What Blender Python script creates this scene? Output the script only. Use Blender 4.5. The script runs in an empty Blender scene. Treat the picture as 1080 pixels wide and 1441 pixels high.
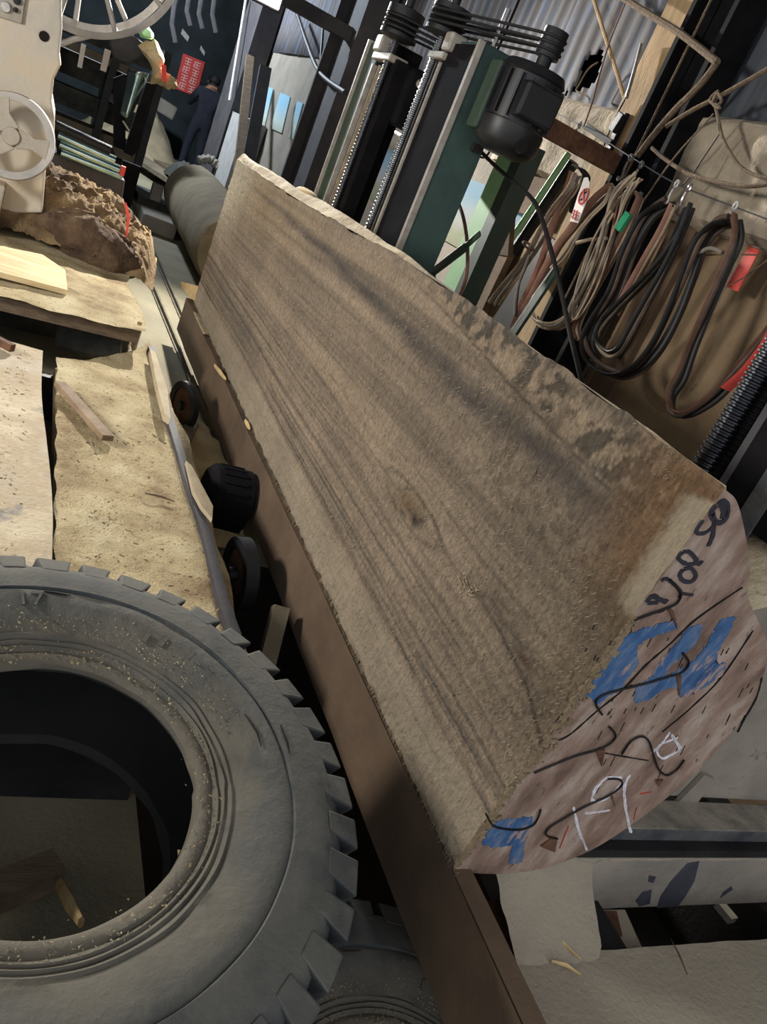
import bpy, bmesh, math, random
import numpy as np
from mathutils import Vector, Matrix
random.seed(7); rng = np.random.default_rng(7)
S = bpy.context.scene
COL = S.collection

# ------------------------------------------------------------------ camera
# coordinates: camera at the origin while building; everything is lifted by H at the end so that the floor is z = 0
H = 1.45
F = 1146.0; CX, CY = 540.0, 720.5
def _n(v): return v / np.linalg.norm(v)
dY = _n(np.array([85 - CX, 35 - CY, F]))
dD = np.array([-691 - CX, 3454 - CY, F]); dD = _n(dD - dD.dot(dY) * dY)
dZ = -dD; dX = np.cross(dY, dZ)
RW = np.array([dX, dY, dZ])
cam = bpy.data.objects.new('camera', bpy.data.cameras.new('camera')); COL.objects.link(cam)
m = Matrix.Identity(4)
for i in range(3):
    m[i][0] = RW[i][0]; m[i][1] = -RW[i][1]; m[i][2] = -RW[i][2]
cam.matrix_world = m
cam.data.sensor_fit = 'VERTICAL'; cam.data.sensor_height = 36; cam.data.lens = F / 1441 * 36
cam.data.clip_start = 0.02; cam.data.clip_end = 200
S.camera = cam

# ------------------------------------------------------------------ world, lights, exposure
W = bpy.data.worlds.new('world'); S.world = W; W.use_nodes = True
W.node_tree.nodes['Background'].inputs[0].default_value = (0.72, 0.75, 0.80, 1)
W.node_tree.nodes['Background'].inputs[1].default_value = 1.75
S.view_settings.view_transform = 'Standard'; S.view_settings.look = 'None'
S.view_settings.gamma = 1; S.view_settings.use_curve_mapping = False
S.view_settings.exposure = 0.0
def light(name, kind, loc, energy, color, size=0.1, target=None, **k):
    d = bpy.data.lights.new(name, kind); d.energy = energy; d.color = color
    o = bpy.data.objects.new(name, d); COL.objects.link(o); o.location = loc
    if kind == 'AREA': d.size = size
    else: d.shadow_soft_size = size
    if target is not None:
        o.rotation_euler = (Vector(target) - Vector(loc)).to_track_quat('-Z', 'Y').to_euler()
    for a, b in k.items(): setattr(d, a, b)
    return o
LAMP = (1.40, 7.7, 0.93)          # floodlight hanging past the far end of the log
light('floodlight_lamp', 'SPOT', LAMP, 1750, (1.0, 0.96, 0.88), 0.05, (0.5, 2.4, -1.0), spot_size=math.radians(104), spot_blend=0.9)
light('shed_lamp_front', 'AREA', (-2.2, 2.5, 0.10), 105, (1.0, 0.96, 0.90), 0.5, (1.0, 2.3, -0.6))
light('back_fill_light', 'POINT', (.2, 12.6, 2.1), 1000, (0.80, 0.90, 1.0), 0.2)  # added fill with no visible source, brightens the back of the hall

# ------------------------------------------------------------------ pixel rays (used to measure the place)
def ray(u, v): return RW @ np.array([u - CX, v - CY, F])
def P(u, v, x=None, y=None, z=None):
    r = ray(u, v)
    t = x / r[0] if x is not None else (y / r[1] if y is not None else z / r[2])
    return Vector(r * t)
def Ppl(u, v, p0, n):
    r = Vector(ray(u, v)); n = Vector(n); return r * (Vector(p0).dot(n) / r.dot(n))

# ------------------------------------------------------------------ noise for colour attributes
def _hash(ix, iy, seed):
    h = (ix.astype(np.int64) * 374761393 + iy.astype(np.int64) * 668265263 + seed * 974711) & 0xffffffff
    h = ((h ^ (h >> 13)) * 1274126177) & 0xffffffff
    h = h ^ (h >> 16)
    return (h & 0xffff) / 65535.0
def vnoise(x, y, seed=0):
    x = np.asarray(x, float); y = np.asarray(y, float)
    ix = np.floor(x); iy = np.floor(y); fx = x - ix; fy = y - iy
    fx = fx * fx * (3 - 2 * fx); fy = fy * fy * (3 - 2 * fy)
    a = _hash(ix, iy, seed); b = _hash(ix + 1, iy, seed); c = _hash(ix, iy + 1, seed); d = _hash(ix + 1, iy + 1, seed)
    return (a * (1 - fx) + b * fx) * (1 - fy) + (c * (1 - fx) + d * fx) * fy
def fbm(x, y, seed=0, o=4):
    s = 0; a = .5
    for i in range(o):
        s = s + a * vnoise(x * 2**i, y * 2**i, seed + i * 17); a *= .5
    return s / (1 - .5**o)
def sm(a, b, x):
    t = np.clip((x - a) / (b - a), 0, 1); return t * t * (3 - 2 * t)

# ------------------------------------------------------------------ materials
MATS = {}
def srgb(r, g, b):
    f = lambda c: c / 12.92 if c <= .04045 else ((c + .055) / 1.055) ** 2.4
    return (f(r / 255), f(g / 255), f(b / 255), 1)
def mat(name, c1, c2=None, c3=None, scale=6, rough=.8, metal=0, bump=.0, bscale=60, stretch=(1, 1, 1), dust=None, dustamt=.5, attr=None, emit=None, detail=6, spots=None):
    M = bpy.data.materials.new(name); M.use_nodes = True; nt = M.node_tree; N = nt.nodes; L = nt.links
    b = N['Principled BSDF']; b.inputs['Roughness'].default_value = rough; b.inputs['Metallic'].default_value = metal
    tc = N.new('ShaderNodeTexCoord'); mp = N.new('ShaderNodeMapping'); mp.inputs['Scale'].default_value = stretch
    L.new(tc.outputs['Object'], mp.inputs[0])
    def noise(sc, det=detail, ro=.6):
        n = N.new('ShaderNodeTexNoise'); n.inputs['Scale'].default_value = sc; n.inputs['Detail'].default_value = det
        n.inputs['Roughness'].default_value = ro; L.new(mp.outputs[0], n.inputs['Vector']); return n
    if attr:
        a = N.new('ShaderNodeAttribute'); a.attribute_name = attr; col = a.outputs['Color']
        n = noise(scale); r = N.new('ShaderNodeMapRange'); r.inputs[1].default_value = .3; r.inputs[2].default_value = .7
        r.inputs[3].default_value = .62; r.inputs[4].default_value = 1.34
        L.new(n.outputs[0], r.inputs[0])
        mx = N.new('ShaderNodeMix'); mx.data_type = 'RGBA'; mx.blend_type = 'MULTIPLY'; mx.inputs[0].default_value = 1
        L.new(col, mx.inputs[6]); L.new(r.outputs[0], mx.inputs[7]); L.new(a.outputs['Alpha'], mx.inputs[0]); col = mx.outputs[2]
    else:
        n = noise(scale); cr = N.new('ShaderNodeValToRGB'); cr.color_ramp.elements[0].position = .34; cr.color_ramp.elements[1].position = .66
        cr.color_ramp.elements[0].color = c1; cr.color_ramp.elements[1].color = c2 or c1
        if c3:
            e = cr.color_ramp.elements.new(.5); e.color = c2; cr.color_ramp.elements[2].color = c3
        L.new(n.outputs[0], cr.inputs[0]); col = cr.outputs[0]
    if spots:
        sc, th, cc = spots
        n2 = noise(sc, 5, .65); r = N.new('ShaderNodeMapRange'); r.inputs[1].default_value = th; r.inputs[2].default_value = th + .06
        L.new(n2.outputs[0], r.inputs[0])
        mx = N.new('ShaderNodeMix'); mx.data_type = 'RGBA'; L.new(r.outputs[0], mx.inputs[0]); L.new(col, mx.inputs[6]); mx.inputs[7].default_value = cc; col = mx.outputs[2]
    if dust:
        g = N.new('ShaderNodeNewGeometry'); sp = N.new('ShaderNodeSeparateXYZ'); L.new(g.outputs['Normal'], sp.inputs[0])
        n3 = noise(9, 5, .6); ad = N.new('ShaderNodeMath'); ad.operation = 'MULTIPLY_ADD'; ad.inputs[1].default_value = .55; L.new(sp.outputs[2], ad.inputs[0]); L.new(n3.outputs[0], ad.inputs[2])
        r = N.new('ShaderNodeMapRange'); r.inputs[1].default_value = .95 - .6 * dustamt; r.inputs[2].default_value = 1.25 - .6 * dustamt
        L.new(ad.outputs[0], r.inputs[0])
        mx = N.new('ShaderNodeMix'); mx.data_type = 'RGBA'; L.new(r.outputs[0], mx.inputs[0]); L.new(col, mx.inputs[6]); mx.inputs[7].default_value = dust; col = mx.outputs[2]
        rr = N.new('ShaderNodeMapRange'); rr.inputs[3].default_value = rough; rr.inputs[4].default_value = .95; L.new(r.outputs[0], rr.inputs[0]); L.new(rr.outputs[0], b.inputs['Roughness'])
        if metal:
            ml = N.new('ShaderNodeMapRange'); ml.inputs[3].default_value = metal; ml.inputs[4].default_value = 0; L.new(r.outputs[0], ml.inputs[0]); L.new(ml.outputs[0], b.inputs['Metallic'])
    L.new(col, b.inputs['Base Color'])
    if bump:
        n4 = noise(bscale, 6, .65); bp = N.new('ShaderNodeBump'); bp.inputs['Strength'].default_value = bump; bp.inputs['Distance'].default_value = .02
        L.new(n4.outputs[0], bp.inputs['Height']); L.new(bp.outputs[0], b.inputs['Normal'])
    if emit:
        b.inputs['Emission Color'].default_value = emit[0]; b.inputs['Emission Strength'].default_value = emit[1]
    MATS[name] = M; return M

DUST = srgb(178, 158, 122)
DGREY = srgb(140, 132, 120)
mat('wood_face', None, attr='paint', scale=150, rough=.85, bump=1.0, bscale=95, stretch=(1, .8, .55))
mat('wood_end', srgb(124, 99, 85), srgb(166, 138, 120), srgb(200, 180, 165), scale=7, rough=.9, bump=.9, bscale=60, stretch=(2.4, 1, .8), spots=(22, .64, srgb(104, 78, 66)))
mat('bark', srgb(150, 128, 96), srgb(205, 190, 160), scale=9, rough=.95, bump=.9, bscale=30)
mat('bark_dark', srgb(70, 54, 42), srgb(104, 82, 62), srgb(128, 104, 80), scale=6, rough=1, bump=1, bscale=40, spots=(9, .63, srgb(50, 38, 30)))
mat('fuzz', srgb(160, 144, 120), srgb(126, 112, 92), scale=30, rough=.9)
mat('crust', srgb(116, 100, 76), srgb(146, 126, 98), scale=40, rough=1, bump=.6, bscale=90)
mat('chip', srgb(215, 190, 140), srgb(185, 150, 100), scale=12, rough=.9, bump=.3, bscale=50)
mat('paint_blue', srgb(34, 66, 108), srgb(52, 88, 130), srgb(96, 110, 132), scale=22, rough=.8, stretch=(2.4, 1, .7), spots=(20, .55, srgb(150, 128, 118)))
mat('ink', srgb(18, 18, 28), srgb(30, 30, 44), rough=.6)
mat('chalk', srgb(238, 238, 246), srgb(198, 190, 194), scale=70, rough=.95)
mat('red_chalk', srgb(200, 60, 46), srgb(160, 70, 56), scale=70, rough=.95)
mat('iron_black', srgb(16, 15, 15), srgb(34, 30, 28), scale=14, rough=.5, metal=.5)
mat('rust', srgb(70, 42, 26), srgb(110, 76, 52), scale=20, rough=.85, bump=.4)
mat('rust_bar', srgb(116, 92, 70), srgb(150, 128, 102), scale=9, rough=.85, bump=.3)
mat('rail_dust', srgb(84, 76, 60), srgb(112, 103, 82), scale=6, rough=.9)
mat('crack', srgb(22, 15, 12), rough=1)
mat('rubber', srgb(38, 42, 44), srgb(55, 59, 60), srgb(73, 73, 71), scale=5, rough=.85, bump=.25, bscale=40, dust=srgb(90, 88, 81), dustamt=.30, spots=(55, .70, srgb(150, 142, 122)))
def bead_dust(name, col, r0, r1):
    nt = MATS[name].node_tree; N = nt.nodes; L = nt.links; b = N['Principled BSDF']; src = b.inputs['Base Color'].links[0].from_socket
    tc = N.new('ShaderNodeTexCoord'); sp = N.new('ShaderNodeSeparateXYZ'); L.new(tc.outputs['Object'], sp.inputs[0]); cb = N.new('ShaderNodeCombineXYZ'); L.new(sp.outputs[0], cb.inputs[0]); L.new(sp.outputs[1], cb.inputs[1])
    ln = N.new('ShaderNodeVectorMath'); ln.operation = 'LENGTH'; L.new(cb.outputs[0], ln.inputs[0])
    ns = N.new('ShaderNodeTexNoise'); ns.inputs['Scale'].default_value = 7; ns.inputs['Detail'].default_value = 7; L.new(tc.outputs['Object'], ns.inputs['Vector'])
    ad = N.new('ShaderNodeMath'); ad.operation = 'MULTIPLY_ADD'; ad.inputs[1].default_value = -.22; L.new(ns.outputs[0], ad.inputs[0]); L.new(ln.outputs['Value'], ad.inputs[2])
    mr = N.new('ShaderNodeMapRange'); mr.inputs[1].default_value = r0 - .11; mr.inputs[2].default_value = r1 - .11; mr.inputs[3].default_value = .55; mr.inputs[4].default_value = 0; L.new(ad.outputs[0], mr.inputs[0])
    mx = N.new('ShaderNodeMix'); mx.data_type = 'RGBA'; L.new(mr.outputs[0], mx.inputs[0]); L.new(src, mx.inputs[6]); mx.inputs[7].default_value = col; L.new(mx.outputs[2], b.inputs['Base Color'])
bead_dust('rubber', srgb(108, 98, 80), .26, .37)   # dry sawdust and mud caked round the bead
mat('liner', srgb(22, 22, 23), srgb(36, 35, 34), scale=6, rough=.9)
mat('rubber_lug', srgb(44, 48, 52), srgb(64, 68, 70), scale=8, rough=.75, bump=.3, bscale=30, spots=(70, .68, srgb(150, 148, 140)))
mat('sawdust', srgb(158, 134, 98), srgb(204, 184, 142), srgb(228, 212, 172), scale=4.5, rough=1, bump=1, bscale=120, spots=(70, .60, srgb(112, 88, 62)))
mat('sawdust_dark', srgb(84, 66, 50), srgb(146, 120, 86), srgb(186, 160, 118), scale=3.2, rough=1, bump=1, bscale=70, spots=(13, .66, srgb(70, 56, 44)))
mat('deck_plate', srgb(186, 176, 160), srgb(170, 152, 122), srgb(202, 188, 160), scale=3, rough=.85, bump=.3, bscale=60, spots=(3.5, .62, srgb(128, 124, 118)))
mat('board', srgb(196, 170, 124), srgb(226, 204, 160), scale=8, rough=.9, bump=.3, bscale=60, stretch=(.4, 3, 3))
mat('pale_board', srgb(168, 152, 124), srgb(190, 175, 146), scale=8, rough=.9, bump=.3, bscale=60)
mat('timber', srgb(92, 78, 62), srgb(126, 106, 84), scale=10, rough=.9, bump=.4, bscale=40, stretch=(1, 4, 4))
mat('timber_tan', srgb(150, 122, 84), srgb(178, 148, 106), scale=7, rough=.85, bump=.25, bscale=40, stretch=(3, 3, .5), spots=(16, .68, srgb(120, 92, 60)))
mat('brown_steel', srgb(76, 60, 45), srgb(92, 74, 56), srgb(104, 84, 64), scale=3, rough=.8, bump=.25, bscale=25, spots=(14, .68, srgb(84, 62, 44)))
mat('dark_steel', srgb(26, 27, 30), srgb(44, 44, 46), scale=8, rough=.55, metal=.4, bump=.2, bscale=40)
mat('black_steel', srgb(13, 13, 16), srgb(26, 24, 26), scale=8, rough=.85)
mat('column_grey', srgb(56, 54, 58), srgb(74, 70, 72), scale=5, rough=.75, bump=.15)
mat('edge_steel', srgb(150, 142, 132), srgb(180, 174, 164), scale=20, rough=.6, metal=.2)
mat('screw_dark', srgb(38, 40, 45), srgb(58, 58, 62), scale=30, rough=.35, metal=.9)
mat('screw_steel', srgb(84, 86, 90), srgb(112, 112, 114), scale=30, rough=.32, metal=.9)
mat('dusty_steel', srgb(122, 115, 106), srgb(150, 141, 128), scale=5, rough=.8, bump=.35, bscale=70, dust=srgb(158, 148, 130), dustamt=.55, spots=(5, .63, srgb(70, 70, 76)))
mat('oily_steel', srgb(52, 54, 60), srgb(84, 84, 84), scale=16, rough=.6, bump=.4, bscale=60, dust=srgb(150, 142, 128), dustamt=.25)
mat('stain', srgb(48, 48, 58), srgb(66, 66, 74), scale=16, rough=.6)
mat('green_paint', srgb(46, 66, 62), srgb(62, 86, 80), scale=5, rough=.7, bump=.05)
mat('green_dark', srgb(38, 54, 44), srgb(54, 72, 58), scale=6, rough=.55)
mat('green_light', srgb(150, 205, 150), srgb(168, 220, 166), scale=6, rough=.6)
mat('motor_black', srgb(24, 25, 27), srgb(38, 38, 40), scale=10, rough=.45, metal=.2, dust=srgb(104, 92, 80), dustamt=.2)
mat('belt_black', srgb(14, 14, 16), srgb(26, 26, 28), scale=20, rough=.7)
mat('cable_black', srgb(20, 19, 18), srgb(36, 33, 31), scale=16, rough=.6)
mat('cable_dark', srgb(66, 50, 42), srgb(96, 78, 66), scale=16, rough=.75)
mat('cable_tan', srgb(150, 132, 110), srgb(182, 164, 138), scale=20, rough=.85)
mat('cable_grey', srgb(124, 116, 108), srgb(150, 140, 128), scale=20, rough=.8)
mat('cable_red', srgb(146, 106, 90), srgb(178, 136, 116), scale=7, rough=.8)
mat('strap_brown', srgb(92, 62, 48), srgb(136, 100, 80), scale=6, rough=.8)
mat('rope', srgb(96, 80, 64), srgb(128, 108, 86), scale=60, rough=.95, bump=.6, bscale=90)
mat('hook_white', srgb(200, 198, 192), srgb(160, 156, 150), scale=20, rough=.4)
mat('hook_steel', srgb(130, 130, 132), srgb(170, 168, 166), scale=20, rough=.35, metal=.8)
mat('tape_green', srgb(40, 150, 104), srgb(70, 176, 130), scale=20, rough=.5)
mat('tag_red', srgb(204, 62, 54), srgb(226, 92, 78), scale=5, rough=.7)
mat('pale_grey', srgb(150, 150, 150), srgb(170, 168, 164), scale=8, rough=.8)
mat('card_white', srgb(222, 216, 208), srgb(236, 230, 224), scale=10, rough=.8)
mat('print_red', srgb(196, 50, 44), rough=.8)
mat('print_dark', srgb(50, 44, 44), rough=.8)
mat('plaster', srgb(134, 122, 106), srgb(166, 152, 132), srgb(186, 172, 150), scale=4, rough=.95, bump=.8, bscale=26)
mat('wall_grey', srgb(118, 112, 103), srgb(138, 131, 120), scale=3, rough=.95, bump=.25, bscale=30, spots=(6, .68, srgb(128, 118, 102)))
mat('wall_brown', srgb(118, 98, 74), srgb(146, 124, 96), scale=3, rough=.95, bump=.3, bscale=26, spots=(9, .66, srgb(92, 74, 56)))
mat('recess_brown', srgb(84, 66, 50), srgb(108, 88, 68), scale=4, rough=.95, bump=.3)
mat('sheet_blue', srgb(56, 70, 94), srgb(90, 82, 76), srgb(90, 108, 136), scale=4, rough=.85, metal=0, stretch=(1, 5, .5), bump=.1, spots=(5, .62, srgb(140, 108, 82)))
mat('sheet_dark', srgb(62, 68, 76), srgb(84, 86, 92), scale=5, rough=.85, metal=0, stretch=(1, 5, .5), spots=(7, .66, srgb(116, 88, 70)))
mat('concrete_floor', srgb(118, 112, 92), srgb(140, 132, 108), scale=2.5, rough=.95, bump=.3, bscale=50, spots=(9, .66, srgb(100, 92, 74)))
mat('sand', srgb(168, 146, 104), srgb(196, 174, 128), scale=5, rough=1, bump=.7, bscale=90, spots=(40, .64, srgb(112, 90, 60)))
mat('pit_dirt_shade', srgb(34, 30, 26), srgb(52, 46, 40), scale=5, rough=1, bump=.4)  # dirt colour taken near black, the pit's shade put into it
mat('dark_wall', srgb(26, 33, 36), srgb(42, 50, 54), scale=3, rough=.9)
mat('roof', srgb(46, 48, 52), srgb(64, 66, 70), scale=3, rough=.9)
mat('machine_cream', srgb(206, 188, 158), srgb(196, 186, 170), srgb(172, 166, 158), scale=2.2, rough=.75, bump=.25, bscale=30, spots=(2.2, .66, srgb(150, 178, 150)))
mat('machine_grey', srgb(150, 142, 132), srgb(178, 168, 152), scale=6, rough=.7, bump=.2, dust=srgb(190, 172, 140), dustamt=.4)
mat('wheel_grey', srgb(150, 146, 142), srgb(184, 178, 170), scale=6, rough=.6, bump=.15)
mat('shiny', srgb(130, 158, 156), srgb(180, 200, 196), scale=6, rough=.18, metal=.9)
mat('bench_dark', srgb(34, 36, 34), srgb(56, 56, 50), srgb(80, 76, 64), scale=6, rough=.85, bump=.3)
mat('bench_wood', srgb(96, 86, 70), srgb(124, 112, 92), scale=6, rough=.9, bump=.3)
mat('navy', srgb(14, 16, 28), srgb(24, 27, 42), scale=10, rough=.9)
mat('skin', srgb(150, 108, 84), rough=.6)
mat('hair', srgb(18, 15, 14), rough=.7)
mat('sign_red', srgb(200, 52, 48), srgb(214, 70, 64), scale=8, rough=.6)
mat('sign_white', srgb(236, 214, 208), rough=.7)
mat('far_log', srgb(126, 114, 92), srgb(154, 140, 112), scale=4, rough=.95, bump=.4, bscale=20)
mat('lamp_glass', srgb(255, 245, 225), emit=((1, .94, .82, 1), 40), rough=.4)
def gradmat(name, stops, z0, z1):
    M = bpy.data.materials.new(name); M.use_nodes = True; nt = M.node_tree; N = nt.nodes; L = nt.links; b = N['Principled BSDF']
    b.inputs['Roughness'].default_value = .9
    g = N.new('ShaderNodeNewGeometry'); s = N.new('ShaderNodeSeparateXYZ'); L.new(g.outputs['Position'], s.inputs[0])
    n = N.new('ShaderNodeTexNoise'); n.inputs['Scale'].default_value = 5; n.inputs['Detail'].default_value = 6; L.new(g.outputs['Position'], n.inputs['Vector'])
    r = N.new('ShaderNodeMapRange'); r.inputs[1].default_value = z0 + H; r.inputs[2].default_value = z1 + H; L.new(s.outputs[2], r.inputs[0])
    a = N.new('ShaderNodeMath'); a.operation = 'MULTIPLY_ADD'; a.inputs[1].default_value = .35; L.new(n.outputs[0], a.inputs[0])
    a2 = N.new('ShaderNodeMath'); a2.operation = 'SUBTRACT'; a2.inputs[1].default_value = .175; L.new(r.outputs[0], a.inputs[2]); L.new(a.outputs[0], a2.inputs[0])
    cr = N.new('ShaderNodeValToRGB'); e = cr.color_ramp.elements
    while len(e) < len(stops): e.new(.5)
    for k, (p, c) in enumerate(stops): e[k].position = p; e[k].color = c
    L.new(a2.outputs[0], cr.inputs[0]); L.new(cr.outputs[0], b.inputs['Base Color']); MATS[name] = M
# old wall paint: sky blue that has worn through to grey, greenish at its lower edge
MATS['black_steel'].node_tree.nodes['Principled BSDF'].inputs['Specular IOR Level'].default_value = .12
gradmat('band_paint', [(0, srgb(118, 122, 96)), (.22, srgb(124, 128, 104)), (.4, srgb(140, 142, 140)), (.62, srgb(126, 140, 148)), (.82, srgb(100, 132, 152))], -.25, .17)
gradmat('band_paint_far', [(0, srgb(142, 150, 134)), (.3, srgb(160, 172, 168)), (.7, srgb(122, 164, 186))], -.12, .36)

# ------------------------------------------------------------------ mesh builder
class MB:
    def __init__(s): s.v = []; s.f = []; s.mi = []
    def add(s, vs, fs, mi=0):
        o = len(s.v); s.v += [Vector(p) for p in vs]; s.f += [tuple(i + o for i in f) for f in fs]; s.mi += [mi] * len(fs); return s
    def box(s, lo, hi, mi=0):
        (a, b, c), (d, e, f) = lo, hi
        vs = [(a, b, c), (d, b, c), (d, e, c), (a, e, c), (a, b, f), (d, b, f), (d, e, f), (a, e, f)]
        return s.add(vs, [(3, 2, 1, 0), (4, 5, 6, 7), (0, 1, 5, 4), (1, 2, 6, 5), (2, 3, 7, 6), (3, 0, 4, 7)], mi)
    def bar(s, p, q, w, h, up=(0, 0, 1), mi=0):
        p = Vector(p); q = Vector(q); d = (q - p).normalized(); u = Vector(up)
        if abs(d.dot(u)) > .98: u = Vector((0, 1, 0))
        a = d.cross(u).normalized() * w / 2; b = a.cross(d).normalized() * h / 2
        vs = [p - a - b, p + a - b, p + a + b, p - a + b, q - a - b, q + a - b, q + a + b, q - a + b]
        return s.add(vs, [(0, 1, 2, 3)[::-1], (4, 5, 6, 7), (0, 1, 5, 4), (1, 2, 6, 5), (2, 3, 7, 6), (3, 0, 4, 7)], mi)
    def prism(s, pts, d, mi=0):
        n = len(pts); d = Vector(d); vs = [Vector(p) for p in pts] + [Vector(p) + d for p in pts]
        fs = [tuple(range(n))[::-1], tuple(range(n, 2 * n))] + [(i, (i + 1) % n, n + (i + 1) % n, n + i) for i in range(n)]
        return s.add(vs, fs, mi)
    def tube(s, path, r, n=8, closed=False, mi=0, flat=1.0, up=None):
        path = [Vector(p) for p in path]; m_ = len(path); vs = []; fs = []
        rs = r if isinstance(r, (list, tuple)) else [r] * m_
        pa = None
        for i, p in enumerate(path):
            t = (path[(i + 1) % m_] - path[i - 1]) if closed else (path[min(i + 1, m_ - 1)] - path[max(i - 1, 0)])
            t.normalize()
            if pa is None:
                u = Vector(up) if up else (Vector((0, 0, 1)) if abs(t.z) < .9 else Vector((1, 0, 0)))
                a = (u - t * u.dot(t)).normalized()
            else:
                u = Vector(up) if up else pa
                a = (u - t * u.dot(t)); a = a.normalized() if a.length > 1e-6 else pa
            pa = a; b = t.cross(a)
            for k in range(n):
                w = 2 * math.pi * k / n
                vs.append(p + a * math.cos(w) * rs[i] + b * math.sin(w) * rs[i] * flat)
        for i in range(m_ if closed else m_ - 1):
            j = (i + 1) % m_
            for k in range(n): fs.append((i * n + k, i * n + (k + 1) % n, j * n + (k + 1) % n, j * n + k))
        if not closed: fs += [tuple(range(n))[::-1], tuple((m_ - 1) * n + k for k in range(n))]
        return s.add(vs, fs, mi)
    def lathe(s, prof, c, axis=(0, 0, 1), n=32, closed=True, mi=0):
        c = Vector(c); ax = Vector(axis).normalized(); u = Vector((0, 0, 1)) if abs(ax.z) < .9 else Vector((1, 0, 0))
        a = (u - ax * u.dot(ax)).normalized(); b = ax.cross(a); vs = []; fs = []; m_ = len(prof)
        for k in range(n):
            w = 2 * math.pi * k / n; d = a * math.cos(w) + b * math.sin(w)
            for (r, h) in prof: vs.append(c + d * r + ax * h)
        for k in range(n):
            k2 = (k + 1) % n
            for i in range(m_ if closed else m_ - 1):
                i2 = (i + 1) % m_; fs.append((k * m_ + i, k2 * m_ + i, k2 * m_ + i2, k * m_ + i2))
        if not closed:
            fs += [tuple(k * m_ for k in range(n))[::-1], tuple(k * m_ + m_ - 1 for k in range(n))]
        return s.add(vs, fs, mi)
    def cyl(s, p, q, r, n=16, mi=0, r2=None):
        p = Vector(p); q = Vector(q); return s.lathe([(r, 0), (r2 if r2 is not None else r, (q - p).length)], p, q - p, n, False, mi)
    def build(s, name, material, parent=None, smooth=False, label=None, cat=None, group=None, kind=None, bevel=0):
        if parent is not None:
            off = Vector(parent['_w'])
        else:
            xs = [p.x for p in s.v]; ys = [p.y for p in s.v]; zs = [p.z for p in s.v]
            off = Vector(((min(xs) + max(xs)) / 2, (min(ys) + max(ys)) / 2, min(zs)))
        me = bpy.data.meshes.new(name); me.from_pydata([p - off for p in s.v], [], s.f)
        ms = material if isinstance(material, (list, tuple)) else [material]
        for x in ms: me.materials.append(MATS[x])
        if len(ms) > 1: me.polygons.foreach_set('material_index', s.mi)
        bm = bmesh.new(); bm.from_mesh(me); bmesh.ops.recalc_face_normals(bm, faces=bm.faces); bm.to_mesh(me); bm.free()
        if smooth:
            me.polygons.foreach_set('use_smooth', [True] * len(me.polygons))
            me.set_sharp_from_angle(angle=math.radians(42))
        o = bpy.data.objects.new(name, me); COL.objects.link(o); o['_w'] = tuple(off)
        if parent is not None: o.parent = parent
        else: o.location = off
        if bevel:
            b = o.modifiers.new('bevel', 'BEVEL'); b.width = bevel; b.segments = 2; b.limit_method = 'ANGLE'; b.angle_limit = math.radians(40)
        if label: o['label'] = label
        if cat: o['category'] = cat
        if group: o['group'] = group
        if kind: o['kind'] = kind
        return o
def thing(name, loc, label, cat, group=None):
    o = bpy.data.objects.new(name, None); COL.objects.link(o); o.location = loc; o['_w'] = tuple(loc); o.empty_display_size = .05
    o['label'] = label; o['category'] = cat
    if group: o['group'] = group
    return o
def spline(pts, n=6):
    pts = [Vector(p) for p in pts]; out = []
    for i in range(len(pts) - 1):
        p0 = pts[max(i - 1, 0)]; p1 = pts[i]; p2 = pts[i + 1]; p3 = pts[min(i + 2, len(pts) - 1)]
        for k in range(n):
            t = k / n
            out.append(.5 * ((2 * p1) + (p2 - p0) * t + (2 * p0 - 5 * p1 + 4 * p2 - p3) * t * t + (3 * p1 - p0 - 3 * p2 + p3) * t**3))
    out.append(pts[-1]); return out
def rough_grid(fn, nu, nv):
    """open grid surface from fn(u, v) with u, v in 0..1"""
    vs = [fn(i / nu, j / nv) for j in range(nv + 1) for i in range(nu + 1)]
    fs = [(j * (nu + 1) + i, j * (nu + 1) + i + 1, (j + 1) * (nu + 1) + i + 1, (j + 1) * (nu + 1) + i) for j in range(nv) for i in range(nu)]
    return vs, fs

# ================================================================== THE SETTING
FL = -1.45
def struct(mb, name, material, **k): return mb.build(name, material, kind='structure', **k)
PIT = -1.95
mb = MB(); mb.box((-9, -2.5, FL - .1), (.5, 26, FL)); mb.box((2.55, -2.5, FL - .1), (3.2, 26, FL)); mb.box((.5, 2.72, FL - .1), (2.55, 26, FL))
mb.box((3.2, 14.3, FL - .1), (7, 26, FL)); floor = struct(mb, 'floor', 'concrete_floor')
mb = MB(); mb.box((.4, -2.5, PIT - .1), (2.65, 2.8, PIT)); mb.box((.42, -2.5, PIT), (.5, 2.72, FL - .1)); mb.box((2.55, -2.5, PIT), (2.63, 2.72, FL - .1)); mb.box((.5, 2.72, PIT), (2.55, 2.8, FL - .1)); mb.build('pit_lining', 'pit_dirt_shade', floor)
struct(MB().box((-9, -1.0, 2.6), (7, 26, 2.7)), 'ceiling', 'roof')
struct(MB().box((-9, 18.8, FL), (7, 18.95, 2.6)), 'wall_back', 'dark_wall')
struct(MB().box((6.9, 14.3, FL), (7, 18.8, 2.6)), 'wall_side', 'dark_wall')
struct(MB().box((2.95, 14.2, FL), (6.9, 14.3, 2.6)), 'wall_corner', 'dark_wall')
struct(MB().box((-8.1, -1.0, FL), (-8, 18.8, 2.6)), 'wall_left', 'dark_wall')
wall = struct(MB().box((2.78, -1.0, FL), (2.95, 14.3, 2.6)), 'wall_right', 'dark_wall')
MB().box((2.62, -.6, FL), (2.78, 4.45, .34)).build('wall_panel', 'wall_brown', wall)
MB().box((2.60, 4.45, FL), (2.78, 8.0, .74)).build('wall_panel', 'wall_grey', wall)
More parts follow.
